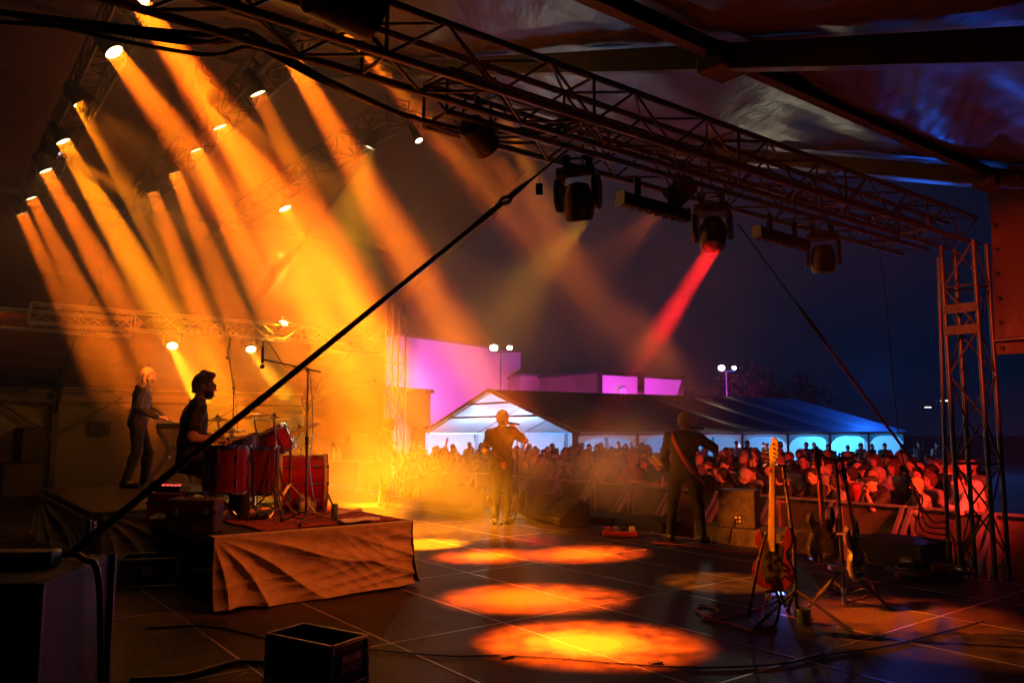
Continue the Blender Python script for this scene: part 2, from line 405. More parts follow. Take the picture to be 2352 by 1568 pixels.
def leg_prims(f, J, g=0.0, end=0.0):
    for s in 'RL':
        h, k, a = J['hip' + s], J['kn' + s], J['an' + s]
        f.cone(h, k, 0.092 + g, 0.06 + g, 0.05); f.cone(k, a + (k - a) * end, 0.058 + g, 0.042 + g * 1.4, 0.03)
        f.ell(k + (a - k) * 0.3 - unit(J['to' + s] - a) * 0.02, (0.05 + g, 0.052 + g, 0.11), None, 0.03)
def bounds(J, pad=0.24):
    P = np.array([v for k, v in J.items() if isinstance(v, np.ndarray) and v.shape == (3,) and k[:2] not in ('hd', 'pn')])
    return P.min(0) - pad, P.max(0) + pad
def person_parts(J, vox=0.009, sleeve='short', hair=None, hands=True, legs=True, grip=(None, None), beard=False, eyes=True, hem=None, untuck=0.0):
    """The meshes of one figure, in its local frame: body, top, trousers, shoes, hair ..."""
    lo, hi = bounds(J); out = {}
    f = Field(lo, hi, vox)
    torso_prims(f, J)
    for s, sg in (('R', 1), ('L', -1)):
        f.cone(J['sh' + s], J['el' + s], 0.056, 0.044, 0.03); f.cone(J['el' + s], J['wr' + s], 0.045, 0.03, 0.025)
        if hands: hand(f, J['wr' + s], J['hd' + s], J['pn' + s], J.get('curl' + s, J['curl']), sg)
    if legs:
        leg_prims(f, J)
        for s in 'RL': f.cone(J['an' + s], J['to' + s], 0.042, 0.03, 0.03)
    head_prims(f, J)
    out['body'] = f.mesh('body')
    g = 0.014
    f = Field(lo, hi, vox); torso_prims(f, J, g)
    for s in 'RL':
        sh, el, wr = J['sh' + s], J['el' + s], J['wr' + s]
        if sleeve == 'short': f.cone(sh, sh + (el - sh) * 0.62, 0.06 + g, 0.06 + g, 0.03)
        elif sleeve == 'long': f.cone(sh, el, 0.058 + g, 0.05 + g, 0.03); f.cone(el, el + (wr - el) * 0.95, 0.05 + g, 0.034 + g, 0.025)
        elif sleeve == 'none': pass
    if untuck:
        d = unit(J['pel'] - J['waist']); f.cone(J['pel'] + V3(-0.07, 0, 0), J['pel'] + V3(-0.07, 0, 0) + d * untuck, 0.1 + g, 0.1 + g, 0.06); f.cone(J['pel'] + V3(0.07, 0, 0), J['pel'] + V3(0.07, 0, 0) + d * untuck, 0.1 + g, 0.1 + g, 0.06)
    f.cut(J['pel'] - unit(J['waist'] - J['pel']) * (hem if hem is not None else 0.02), unit(J['pel'] - J['waist']))
    f.wrinkle(0.0035, 34, 1.0)
    out['top'] = f.mesh('top')
    if legs:
        f = Field(lo, hi, vox); f.ell(J['pel'], (0.178, 0.13, 0.135), None, 0.04); leg_prims(f, J, 0.014, 0.06)
        f.cut(J['pel'] + unit(J['waist'] - J['pel']) * 0.06, unit(J['waist'] - J['pel'])); f.wrinkle(0.003, 30, 2.0)
        out['trousers'] = f.mesh('trousers')
        for s in 'RL':
            a, t = J['an' + s], J['to' + s]; f = Field(np.minimum(a, t) - 0.15, np.maximum(a, t) + 0.15, min(vox, 0.01))
            f.cone(a - V3(0, 0, 0.035), t, 0.05, 0.042, 0.02); f.cone(a, a - V3(0, 0, 0.03) - unit(t - a) * V3(1, 1, 0) * 0.03, 0.052, 0.048, 0.02)
            f.cut((a * 0 + V3(0, 0, min(a[2] - 0.083, t[2] - 0.033))), V3(0, 0, -1)); out['shoe' + s] = f.mesh('shoe')
    R = J['R']; c = J['head']; T = lambda x, y, z: c + R @ V3(x, y, z)
    if hair:
        f = Field(c - 0.42, c + 0.3, min(vox, 0.011))
        f.ell(T(0, -0.016, 0.036), (0.086, 0.106, 0.098), R, 0.02)
        if hair in ('short', 'quiff', 'thin'):
            f.cone(T(0, -0.06, 0.0), T(0, -0.065, -0.05), 0.062, 0.05, 0.03)
            if hair == 'quiff': f.cone(T(0, 0.055, 0.11), T(0, -0.02, 0.125), 0.035, 0.04, 0.03); f.cone(T(-0.03, 0.06, 0.1), T(0.03, 0.06, 0.1), 0.03, 0.03, 0.03)
            f.cut(T(0, 0.058, 0.05), R @ unit((0, 0.82, -0.57))); f.cut(T(0, -0.03, -0.07), R @ unit((0, 0.25, -1)))
        elif hair == 'long':
            f.cone(T(0, -0.05, 0.0), T(0, -0.06, -0.26), 0.085, 0.075, 0.05)
            for sx in (-1, 1): f.cone(T(sx * 0.07, -0.01, 0.02), T(sx * 0.085, 0.0, -0.22), 0.036, 0.03, 0.03)
            f.ell(T(0, 0.1, -0.07), (0.062, 0.1, 0.105), R, 0.02, sub=True)
        elif hair == 'bun':
            f.ell(T(0, -0.115, 0.06), (0.045, 0.045, 0.045), R, 0.02); f.cut(T(0, 0.06, 0.05), R @ unit((0, 0.8, -0.6)))
        elif hair == 'curly':
            f.ell(T(0, -0.03, 0.02), (0.125, 0.12, 0.14), R, 0.03); f.ell(T(0, 0.11, -0.05), (0.066, 0.1, 0.12), R, 0.02, sub=True); f.wrinkle(0.01, 80, 0.5)
        elif hair == 'cap':
            f.cone(T(0, 0.05, 0.05), T(0, 0.15, 0.035), 0.07, 0.055, 0.01); f.cut(T(0, 0, 0.028), R @ V3(0, 0.12, -1))
        f.wrinkle(0.002, 90, 0.0)
        out['hair'] = f.mesh('hair')
    if beard:
        f = Field(c - 0.2, c + 0.2, min(vox, 0.009))
        f.ell(T(0, 0.034, -0.07), (0.065, 0.066, 0.062), R, 0.02); f.ell(T(0, 0.06, -0.1), (0.037, 0.034, 0.026), R, 0.02)
        f.ell(T(0, 0.12, -0.02), (0.05, 0.06, 0.036), R, 0.01, sub=True); f.cut(T(0, 0, -0.03), R @ unit((0, 0.3, 1)))
        f.cut(T(0, -0.0, 0), R @ V3(0, -1, 0)); out['beard'] = f.mesh('beard')
    if eyes:
        mb = MB(); Rm = Matrix(R.tolist())
        for sx in (-1, 1):
            mb.ball(T(sx * 0.033, 0.083, -0.002), (0.013, 0.008, 0.0075), 8, Rm)
            mb.tube([T(sx * 0.016, 0.099, 0.02), T(sx * 0.034, 0.098, 0.025), T(sx * 0.052, 0.086, 0.021)], 0.0045, 5)
        me = bpy.data.meshes.new('eyes'); me.from_pydata([tuple(q) for q in mb.v], [], mb.f); me.update(); me.shade_smooth(); out['eyes'] = me
    return out
def hang(name, me, mat, parent):
    if not me.materials: me.materials.append(mat)
    o = bpy.data.objects.new(name, me); return link(o, parent)
def make_person(parts, loc, facing, label, mats, names=None, group=None, scale=1.0):
    """facing: world angle (degrees, from +x) of the figure's forward direction"""
    o = bpy.data.objects.new('person', parts['body'])
    if not parts['body'].materials: parts['body'].materials.append(mats.get('body', M['skin']))
    link(o); o.location = loc; o.rotation_euler = (0, 0, math.radians(facing - 90)); o.scale = (scale,) * 3
    # local x is the person's right when forward is +y
    tag(o, label, 'person', group)
    nm = dict(top='shirt', trousers='trousers', shoeR='shoe', shoeL='shoe', hair='hair', beard='beard', eyes='eye_line'); nm.update(names or {})
    for k, me in parts.items():
        if k == 'body': continue
        hang(nm[k], me, mats.get(k, M['tee']), o)
    return o
# ------------------------------------------------------------------ ground, stage, big stage tent
rnd = random.Random(7)
g = MB().box((0, 60, -0.85), (400, 400, 0.1)).build('ground', M['asphalt'], smooth=False); g['kind'] = 'structure'
U0, N0 = -5.19, 0.83
fb = MB(); eb = MB(); Rm = Matrix.Rotation(RZ, 3, 'Z')
for i in range(-9, 4):
    for j in range(-3, 8):
        c = S(U0 + 2 * i + 1, N0 + j + 0.5, -0.05)
        fb.box(c, (1.988, 0.988, 0.1), Rm)
deck = fb.build('stage_floor', M['deck'], smooth=False); deck['kind'] = 'structure'
for i in range(-9, 5): eb.box(S(U0 + 2 * i, N0 + 2.5, -0.0485), (0.017, 11, 0.1), Rm)
for j in range(-3, 9): eb.box(S(U0 - 5.01, N0 + j, -0.0475), (25.98, 0.017, 0.1), Rm)
e = eb.build('edge_strip', M['alu'], deck, smooth=False)
sk = MB().box(S(U0 - 5, N0 + 8.03, -0.45), (26, 0.03, 0.7), Rm).build('stage_front_skirt', M['blackvinyl'], smooth=False); sk['kind'] = 'structure'

def roofz(u):
    return 6.8 - 0.36 * abs(u + 11.1)
tent = thing('stage_tent', 'large dark event tent with wrinkled tarpaulin roof and black frame covering the whole stage', 'tent', S(-11, 4, 0))
og = tent.location
def tarp_fn(u0, u1, n0, n1, seed):
    def fn(a, b):
        u = u0 + (u1 - u0) * a; n = n0 + (n1 - n0) * b
        s = 0.1 * math.sin(math.pi * b) * (0.6 + 0.4 * math.sin(3 * u + seed))
        fold = 0.02 * math.sin(4.0 * u + 1.1 * n + seed) + 0.012 * math.sin(9 * u + 2.4 * n + 2 * seed + math.sin(n)) + 0.006 * math.sin(17 * u - 3 * n + math.sin(2 * n))
        return S(u, n, roofz(u) + 0.13 - s * 0.7 + fold * (0.3 + math.sin(math.pi * b)))
    return fn
bays = [-1.2, 3.95, 7.9, 9.6]
for k in range(3):
    for us in ((-11.1, 1.0), (-23.2, -11.1)):
        MB().grid(tarp_fn(us[0], us[1], bays[k], bays[k + 1], k * 2.1 + us[0]), 90, 40).build('roof_tarp', M['tarp'], tent, og)
for n in (-1.2, 3.95, 7.9):
    for us in ((-11.1, 0.95),):
        MB().bar(S(us[0], n, roofz(us[0])), S(us[1], n, roofz(us[1])), 0.1, 0.16).build('rafter', M['frame'], tent, og, bevel=0.008)
for n in (-1.2, 2.8, 6.1, 9.4):
    MB().bar(S(-11.1, n, roofz(-11.1)), S(-22.9, n, roofz(-22.9)), 0.1, 0.18).build('rafter', M['frame'], tent, og)
    MB().bar(S(-22.9, n, roofz(-22.9) - 0.05), S(-22.9, n, 0), 0.14, 0.14, up=U).build('leg', M['frame'], tent, og)
    MB().bar(S(-22.9, n, 1.9), S(-21.6, n, roofz(-21.6)), 0.07, 0.07).build('brace', M['frame'], tent, og)
for n in (2.8, 6.1):
    for s in (-1, 1):
        MB().bar(S(-22.85, n, 1.35), S(-22.85, n + s * 1.5, 2.35), 0.05, 0.05).build('brace', M['frame'], tent, og)
for n in (3.95, 7.9, -1.2): MB().bar(S(0.95, n, roofz(0.95) - 0.05), S(0.95, n, -0.8), 0.14, 0.14, up=U).build('leg', M['frame'], tent, og)
for u in (-3.0, -7.0, -11.1, -15, -19):
    MB().bar(S(u, -1.2, roofz(u) + 0.03), S(u, 9.5, roofz(u) + 0.03), 0.075, 0.1).build('purlin', M['frame'], tent, og)
for u in (-3.0,):
    for n in (3.95, 7.9): MB().box(S(u, n, roofz(u) - 0.03), (0.22, 0.26, 0.16), Rm).build('joint_plate', M['frame'], tent, og, bevel=0.02)
MB().bar(S(-22.9, -1.2, 2.5), S(-22.9, 9.4, 2.5), 0.1, 0.12).build('eave_rail', M['frame'], tent, og)
MB().bar(S(-22.88, -1.2, 2.22), S(-22.88, 9.4, 2.22), 0.05, 0.06).build('eave_rail', M['frame'], tent, og)
MB().grid(lambda a, b: S(-23.05 + 0.03 * math.sin(9 * b + 14 * a) + 0.02 * math.sin(31 * a), -1.3 + 10.8 * a, 2.62 * b), 90, 24).build('side_wall', M['wallpvc'], tent, og)
def flap_l(a, b):
    u = -23 + 4.9 * a
    bulge = 0.12 * math.sin(7 * a) + 0.05 * math.sin(19 * a + 3 * b)
    return S(u + (0.25 * math.sin(2.2 * b) if a > 0.9 else 0), 9.42 + bulge * (1 - b * 0.7), (roofz(u) + 0.1) * b)
MB().grid(flap_l, 40, 20).build('front_flap', M['wallpvc'], tent, og)
MB().bar(S(-22.9, 9.36, 2.3), S(-18.2, 9.36, 2.75), 0.06, 0.08).build('flap_rail', M['frame'], tent, og)
# right flap with eyelets and a pole in its hem
def flap_r(a, b):
    u = -3.58 + 4.6 * a; top = roofz(u) + 0.12
    return S(u, 9.3 + 0.05 * math.sin(5 * a + 2 * b) + 0.03 * math.sin(17 * a - 6 * b), 2.33 + (top - 2.33) * b)
MB().grid(flap_r, 40, 24).build('front_flap', M['tarp'], tent, og)
MB().cyl(S(-3.56, 9.22, 2.48), S(1.0, 9.22, 2.48), 0.02).build('hem_pole', M['alu'], tent, og)
for k in range(6): MB().lathe([(0.006, 0), (0.02, 0), (0.02, 0.012), (0.006, 0.012)], S(-3.5, 9.24, 2.4 + 0.27 * k), N, 10).build('eyelet', M['black'], tent, og)
# black drape at the back of the stage
MB().grid(lambda a, b: S(-23 + 24 * a, -1.45 + 0.06 * math.sin(90 * a), 0 + 6.4 * b), 240, 2).build('back_drape', M['tee'], tent, og)

# ------------------------------------------------------------------ trusses and towers
def box_truss(name, a, b, w, label, up=Z, mat='darkalu', pitch=None, group=None, tube=0.024, cat='truss'):
    a, b = Vector(a), Vector(b); x, y, d = frame_of(b - a, up); L = (b - a).length
    t = thing(name, label, cat, a, 0, group); h = w / 2
    cor = [x * (i * h) + y * (j * h) for i, j in ((-1, -1), (1, -1), (1, 1), (-1, 1))]
    for c in cor: MB().cyl(a + c, b + c, tube, n=10).build('chord', M[mat], t, a)
    br = MB(); n = max(2, int(round(L / (pitch or w * 1.25)))); st = L / n
    for k in range(4):
        c0, c1 = cor[k], cor[(k + 1) % 4]
        for i in range(n):
            p, q = (c0, c1) if (i + k) % 2 else (c1, c0)
            br.cyl(a + p + d * st * i, a + q + d * st * (i + 1), tube * 0.42, n=6)
        for i in range(0, n + 1, 4): br.cyl(a + c0 + d * min(st * i, L - 0.02), a + c1 + d * min(st * i, L - 0.02), tube * 0.5, n=6)
    br.build('bracing', M[mat], t, a)
    return t
TZ = 3.76
truss_near = box_truss('lighting_truss', S(-3.9, -1.2, TZ), S(-3.9, 9.45, TZ), 0.31, 'dark square box truss crossing the top of the picture, the one nearest the camera')
truss_mh = box_truss('lighting_truss', S(-4.38, 2.66, TZ), S(-4.38, 9.3, TZ), 0.3, 'second box truss behind the long near truss, carrying the black moving heads')
truss_far = box_truss('lighting_truss', S(-17, 1.55, 3.68), S(-17, 7.8, 3.68), 0.36, 'orange lit box truss above the drummer with two glowing moving heads', mat='alu')
truss_far2 = box_truss('lighting_truss', S(-17.5, -1.2, 3.6), S(-17.5, 3.4, 3.6), 0.36, 'dim box truss at far left continuing the lit truss above the keyboard player', mat='alu')
truss_far3 = box_truss('lighting_truss', S(-17.6, 7.6, 3.55), S(-17.6, 9.3, 3.55), 0.32, 'short box truss piece joining the lit far truss to the far tower', mat='alu')
LZ = 5.2
row_a = box_truss('lighting_truss', S(-3.4, 1.3, LZ + 0.2), S(-17.5, 1.3, LZ + 0.2), 0.29, 'high dark rear truss holding the outer row of amber beam lamps', mat='frame')
row_b = box_truss('lighting_truss', S(-4.6, 2.78, LZ + 0.2), S(-17.5, 2.78, LZ + 0.2), 0.29, 'high dark truss holding the inner row of amber beam lamps', mat='frame')
row_c = box_truss('lighting_truss', S(-8.2, 4.45, LZ + 0.2), S(-17.2, 4.45, LZ + 0.2), 0.29, 'faint truss deep in the haze with a single yellow lamp hanging at its near end', mat='frame')
def tower(u, n, z0, z1, w, label, mat='darkalu'):
    t = box_truss('truss_tower', S(u, n, z0), S(u, n, z1), w, label, up=N, mat=mat, pitch=0.5, cat='tower', tube=0.026); return t
tw = tower(-3.85, 9.32, -0.8, 3.6, 0.34, 'reddish lit truss tower standing at the right edge of the stage')
for z in (2.62, 2.86): MB().box(S(-3.85, 9.14, z), (0.36, 0.03, 0.1), Rm).build('bracket', M['darkalu'], tw, tw.location)
MB().cyl(S(-4.25, 9.32, -0.8), S(-4.13, 9.32, 3.5), 0.022).build('side_pole', M['darkalu'], tw, tw.location)
tower(-17.05, 9.3, -0.8, 4.6, 0.36, 'orange lit truss tower beside the pink building on the far side of stage', 'alu')

# straps, cables
def rope(name, pts, r, mat, label, cat, n=8, group=None):
    o = MB().tube(pts, r, n).build(name, mat, None, Vector(pts[0])); return tag(o, label, cat, group)
A_ = at(1312, 338, 5.75); B_ = at(150, 1282, 3.5); sh = A_.lerp(B_, 0.195)
st = thing('guy_strap', 'black tension strap with shackle running diagonally across the picture to the floor', 'strap', B_)
d_ = (B_ - A_).normalized()
MB().tube([A_, A_.lerp(B_, 0.13)], 0.0095, 8).build('cord', M['black'], st, B_)
MB().tube([A_.lerp(B_, 0.13), A_.lerp(B_, 0.17), sh], [0.0105, 0.021, 0.022], 8).build('sleeve', M['black'], st, B_)
xs, ys, _ = frame_of(d_)
MB().tube([sh + (d_ * (0.05 * math.cos(t)) + (xs * 0.7 + ys * 0.5) * (0.035 * math.sin(t))) + d_ * 0.05 for t in [q * math.pi / 8 for q in range(17)]], 0.012, 8).build('shackle', M['black'], st, B_)
MB().cyl(sh + d_ * 0.09 - xs * 0.06, sh + d_ * 0.09 + xs * 0.06, 0.011).build('pin', M['black'], st, B_)
e0 = sh + d_ * 0.1
MB().tube([e0, e0 + d_ * 0.15, e0 + d_ * 0.4, B_], [0.018, 0.022, 0.0155, 0.019], 8).build('webbing', M['black'], st, B_)
tg = A_.lerp(B_, 0.105)
MB().box(tg - Z * 0.12, (0.05, 0.012, 0.085)).cyl(tg, tg - Z * 0.08, 0.003, n=6).build('tag', M['blackplastic'], st, B_, bevel=0.006)
A2 = at(1695, 515, 6.9); B2 = at(2120, 1090, 9.4)
st2 = thing('guy_strap', 'thin red lit tension strap with ratchet running down towards the right tower', 'strap', B2)
MB().tube([A2, A2.lerp(B2, 0.26)], 0.007, 6).build('cord', M['black'], st2, B2)
MB().tube([A2.lerp(B2, 0.26), A2.lerp(B2, 0.3), A2.lerp(B2, 0.36), A2.lerp(B2, 0.41)], [0.01, 0.02, 0.026, 0.012], 6).build('ratchet', M['frame'], st2, B2)
MB().tube([A2.lerp(B2, 0.41), B2], 0.015, 8).build('webbing', M['strap'], st2, B2)
rope('loose_line', [at(2008, 520, 9.2), at(2030, 640, 9.3), at(2062, 990, 9.6)], 0.006, M['black'], 'thin dark line hanging beside the right tower against the night sky', 'rope')
cb = [at(-30, 25, 3.6), at(130, 45, 3.75), at(330, 68, 3.9), at(480, 80, 4.0), at(560, 72, 4.1), at(640, 118, 4.2), at(760, 190, 4.4), at(900, 255, 4.8), at(1040, 293, 5.2), at(1150, 300, 5.4), at(1250, 292, 5.6), at(1330, 262, 5.7)]
for k, (r, off) in enumerate(((0.017, 0), (0.014, 1), (0.012, 2))):
    pts = [p + Z * (0.03 * off * math.sin(i * 0.9 + off)) - Z * 0.012 * off + Vector((0, 0.03 * off, 0)) for i, p in enumerate(cb)]
    rope('power_cable', smoothpath(pts, 6), r, M['blackplastic'], ['thickest black cable in the sagging bundle below the near truss', 'middle black cable in the sagging bundle below the near truss', 'thinnest black cable in the sagging bundle below the near truss'][k], 'cable', group='sagging cable bundle')
cb2 = [at(-20, 50, 3.5), at(200, 66, 3.7), at(420, 98, 3.9), at(500, 92, 4.0), at(570, 72, 4.1)]
rope('power_cable', smoothpath(cb2, 6), 0.012, M['blackplastic'], 'short black cable drooping below the cable bundle in front of the first amber beam', 'cable')

# ------------------------------------------------------------------ lamps
def par_lamp(p, d, label, group, lens='e_amber', r=0.088, name='beam_lamp'):
    p, d = Vector(p), Vector(d).normalized(); t = thing(name, label, 'stage lamp', p, 0, group)
    MB().lathe([(0.05, -0.26), (r * 0.95, -0.22), (r * 1.02, -0.1), (r * 1.06, 0.0), (r * 1.06, 0.008), (r * 0.97, 0.008), (r * 0.97, -0.012)], p, d, 20).build('housing', M['black'], t, p)
    MB().lathe([(0.0001, -0.004), (r * 0.6, -0.004), (r * 0.96, -0.006)], p, d, 20).build('lens', M[lens], t, p)
    x, y, _ = frame_of(d); c = p - d * 0.13
    MB().tube([c - x * r * 1.15, c - x * r * 1.2 + Z * 0.2, c + x * r * 1.2 + Z * 0.2, c + x * r * 1.15], 0.011, 6).cyl(c + Z * 0.2, c + Z * 0.27, 0.02, n=8).build('yoke', M['black'], t, p)
    return t
ROW1 = [(320, 5), (262, 120), (187, 237), (145, 325), (105, 392), (72, 455), (50, 490)]
ROW2 = [(785, 42), (672, 138), (592, 215), (505, 292), (450, 345), (400, 395), (350, 440)]
#               picture end of each beam, used as its aim, at floor-ish level
AIM = [[fl(1340, 1475), fl(1212, 1372), at(770, 1200, 9.6), at(645, 1172, 10.9), at(548, 1165, 12.2), at(430, 1150, 13.6), at(360, 1150, 14.6)],
       [fl(2060, 1412), fl(1335, 1272), at(1075, 1195, 9.6), at(945, 1190, 10.6), at(850, 1190, 11.6), at(727, 1180, 12.6), at(634, 1170, 13.6)]]
ordn = ['first', 'second', 'third', 'fourth', 'fifth', 'sixth', 'seventh', 'eighth', 'ninth', 'tenth', 'eleventh', 'twelfth', 'thirteenth', 'fourteenth', 'fifteenth', 'sixteenth', 'seventeenth', 'eighteenth', 'nineteenth', 'twentieth', 'twenty-first', 'twenty-second', 'twenty-third', 'twenty-fourth', 'twenty-fifth', 'twenty-sixth', 'twenty-seventh', 'twenty-eighth', 'twenty-ninth', 'thirtieth']
AMBER = (1.0, 0.23, 0.003); ORANGE = (1.0, 0.1, 0.004); REDC = (1.0, 0.012, 0.009); YELLOW = (1.0, 0.4, 0.01)
BEAM = 820
for ri, (row, tilt0) in enumerate(((ROW1, 1.15), (ROW2, 1.1))):
    for k, q in enumerate(row):
        p = fl(*q, z=LZ - 0.1)
        d = (AIM[ri][k] - p).normalized()
        lit = True
        par_lamp(p, d, '%s amber beam lamp from the near end of the %s high row' % (ordn[k], 'outer' if ri == 0 else 'inner'), 'amber beam lamps in rows', 'e_amber' if lit else 'lampdead')
        pw = BEAM * ([1.3, 1.25, 1.0, 0.7, 0.62, 0.5, 0.42][k] if ri == 0 else [0.95, 0.85, 0.6, 1.0, 0.7, 0.45, 0.5][k])
        col = AMBER if k < 4 else (1.0, 0.16, 0.003)
        if (ri, k) in ((0, 0), (0, 1), (1, 0), (1, 1), (1, 2)):      # soft edged pools: a tight core and a wider skirt
            area(p + d * 0.012, d, col, pw * 0.3, 0.165, 6.0); area(p + d * 0.012, d, (1.0, 0.1, 0.003), pw * 0.3, 0.165, 12.5)
        else: area(p + d * 0.012, d, col, pw, 0.165, 10.0)
def moving_head(p, tilt, rz, label, lens='lampdead', group=None, s=1.0, led=None):
    """p: the top of its clamp on the truss; the head tilts from straight down by `tilt` in the local y direction"""
    t = thing('moving_head', label, 'stage lamp', p, rz, group)
    for sx in (-1, 1): MB().bar((sx * 0.09 * s, 0, 0.02), (sx * 0.09 * s, 0, -0.07 * s), 0.03 * s, 0.05 * s, up=Vector((1, 0, 0))).lathe([(0.022 * s, -0.018 * s), (0.04 * s, -0.018 * s), (0.04 * s, 0.018 * s), (0.022 * s, 0.018 * s)], (sx * 0.09 * s, 0, 0.02), (0, 1, 0), 10, 0.8).build('clamp', M['black'], t)
    MB().box((0, 0, -0.115 * s), (0.31 * s, 0.24 * s, 0.09 * s)).build('base', M['blackplastic'], t, bevel=0.02 * s)
    if led: MB().box((0.0, -0.1225 * s, -0.115 * s), (0.06 * s, 0.006 * s, 0.028 * s)).build('display', M[led], t)
    for sx in (-1, 1):
        MB().prism([(-0.085 * s, -0.15 * s), (0.085 * s, -0.15 * s), (0.1 * s, -0.22 * s), (0.085 * s, -0.34 * s), (0.03 * s, -0.4 * s), (-0.03 * s, -0.4 * s), (-0.085 * s, -0.34 * s), (-0.1 * s, -0.22 * s)], (sx * 0.15 * s - 0.022 * s, 0, 0), (0, 1, 0), (0, 0, 1), (0.044 * s, 0, 0)).build('yoke_arm', M['blackplastic'], t, bevel=0.012 * s)
    ct = Vector((0, 0, -0.325 * s)); dd = Vector((0, math.sin(tilt), -math.cos(tilt)))
    h = MB().lathe([(0.03 * s, -0.15 * s), (0.085 * s, -0.13 * s), (0.118 * s, -0.05 * s), (0.122 * s, 0.04 * s), (0.112 * s, 0.12 * s), (0.1 * s, 0.145 * s), (0.088 * s, 0.145 * s), (0.084 * s, 0.13 * s)], ct, dd, 22).build('head', M['blackplastic'], t)
    MB().lathe([(0.0001, 0.139 * s), (0.05 * s, 0.137 * s), (0.086 * s, 0.131 * s)], ct, dd, 20).build('lens', M[lens], h)
    mw = Matrix.Translation(Vector(p)) @ Matrix.Rotation(rz, 4, 'Z')
    return t, mw @ (ct + dd * 0.15 * s), (mw.to_3x3() @ dd)
FACE = RZ                                             # local y = towards the audience
mh = []
for px, n, tilt, lab in ((1340, 3.95, 0.25, 'black moving head beside the strap knot, nearest of the three on the near truss'),
                         (1655, 5.56, -0.35, 'black moving head throwing the red beam down towards the crowd'),
                         (1910, 7.32, 0.1, 'unlit moving head farthest along the truss, dim against night sky')):
    mh.append(moving_head(S(-4.38, n, TZ - 0.17), tilt, RZ + 0.55, lab, group='moving heads on the near truss'))
area(mh[1][1], (at(1490, 800, 7.9) - mh[1][1]), REDC, 24, 0.15, 10)
area(mh[0][1], at(1080, 800, 9.6) - mh[0][1], YELLOW, 20, 0.15, 24)
def led_bar(c, ax, L, label, s=1.0, n=8, lens='lampdead', group=None):
    c, ax = Vector(c), Vector(ax).normalized(); t = thing('led_bar', label, 'stage lamp', c, 0, group)
    x, y, _ = frame_of(ax); a, b = c - ax * L / 2, c + ax * L / 2
    MB().bar(a, b, 0.085 * s, 0.1 * s).build('housing', M['blackplastic'], t, c, bevel=0.01)
    for q in (a, b): MB().bar(q - ax * 0.006, q + ax * 0.006, 0.1 * s, 0.115 * s).build('end_plate', M['darkalu'], t, c)
    for k in (0.25, 0.75):
        p = a.lerp(b, k); MB().bar(p + Z * 0.05 * s, p + Z * 0.2 * s, 0.025, 0.05).build('bracket', M['black'], t, c)
    lb = MB()
    for k in range(n):
        p = a.lerp(b, (k + 0.5) / n); lb.lathe([(0.0001, 0), (0.036 * s, 0), (0.036 * s, 0.006)], p - Z * 0.052 * s, -Z, 12)
        lb.lathe([(0.0001, 0), (0.036 * s, 0), (0.036 * s, 0.006)], p + x * 0.044 * s, x, 12); lb.lathe([(0.0001, 0), (0.036 * s, 0), (0.036 * s, 0.006)], p - x * 0.044 * s, -x, 12)
    lb.build('lens', M[lens], t, c)
    return t
led_bar(S(-4.3, 4.72, TZ - 0.42), N + Z * -0.02, 0.78, 'black batten lamp hanging between the first two moving heads', group='batten lamps')
led_bar(S(-4.3, 6.5, TZ - 0.42), N + Z * -0.02, 0.8, 'black batten lamp hanging between the red moving head and the unlit one', group='batten lamps')
led_bar(at(490, 764, 16.5), N, 1.05, 'batten lamp with round lenses hanging between two lit far moving heads', 1.3, 8, 'steel', 'batten lamps')
led_bar(at(657, 777, 17.9), N, 1.05, 'batten lamp with round lenses below the glaring lamp on the far truss', 1.3, 8, 'steel', 'batten lamps')
fm = []
for px, py, Y, tl, lab, ln in ((398, 742, 16.2, 0.75, 'lit moving head above the drummer, sending a short yellow beam at him', 'e_yellow'),
                               (577, 752, 17.2, 0.7, 'lit moving head between the two far batten lamps, beam passing a hanging microphone', 'e_yellow'),
                               (732, 765, 18.3, 0.2, 'unlit moving head near the end of the far truss with small blue display', 'lampdead')):
    fm.append(moving_head(at(px, py, Y) , tl, math.radians(205), lab, ln, 'moving heads on the far truss', 1.15, 'e_blueled'))
area(fm[0][1], fm[0][2] + Vector((0.45, 0.2, -0.2)), YELLOW, 650, 0.18, 13)
area(fm[1][1], fm[1][2] + Vector((0.6, 0.3, -0.2)), YELLOW, 480, 0.18, 13)
wd = fl(848, 338, z=LZ - 0.15)
par_lamp(wd, -N * 0.2 - U * 0.35 - Z, 'small white glowing lamp throwing a wide yellow cone, high in the haze', None, 'e_yellow', 0.07, 'wash_lamp')
area(wd + Vector((0, 0, -0.02)), -N * 0.1 - U * 0.25 - Z, YELLOW, 80, 0.12, 42)
wd2 = fl(962, 323, z=LZ)
par_lamp(wd2, U * 0.5 - Z + N * 0.2, 'small lamp with bright crescent of its lens showing, right of the wide yellow cone', None, 'e_yellow', 0.05, 'wash_lamp')
wd3 = at(652, 742, 17.6)
par_lamp(wd3, Z * 0.7 + U * 0.7, 'glaring yellow lamp shining up on the end of the far truss', None, 'e_yellow', 0.1, 'wash_lamp')
point(wd3 + Z * 0.15 + U * 0.2, YELLOW, 90, 0.08)
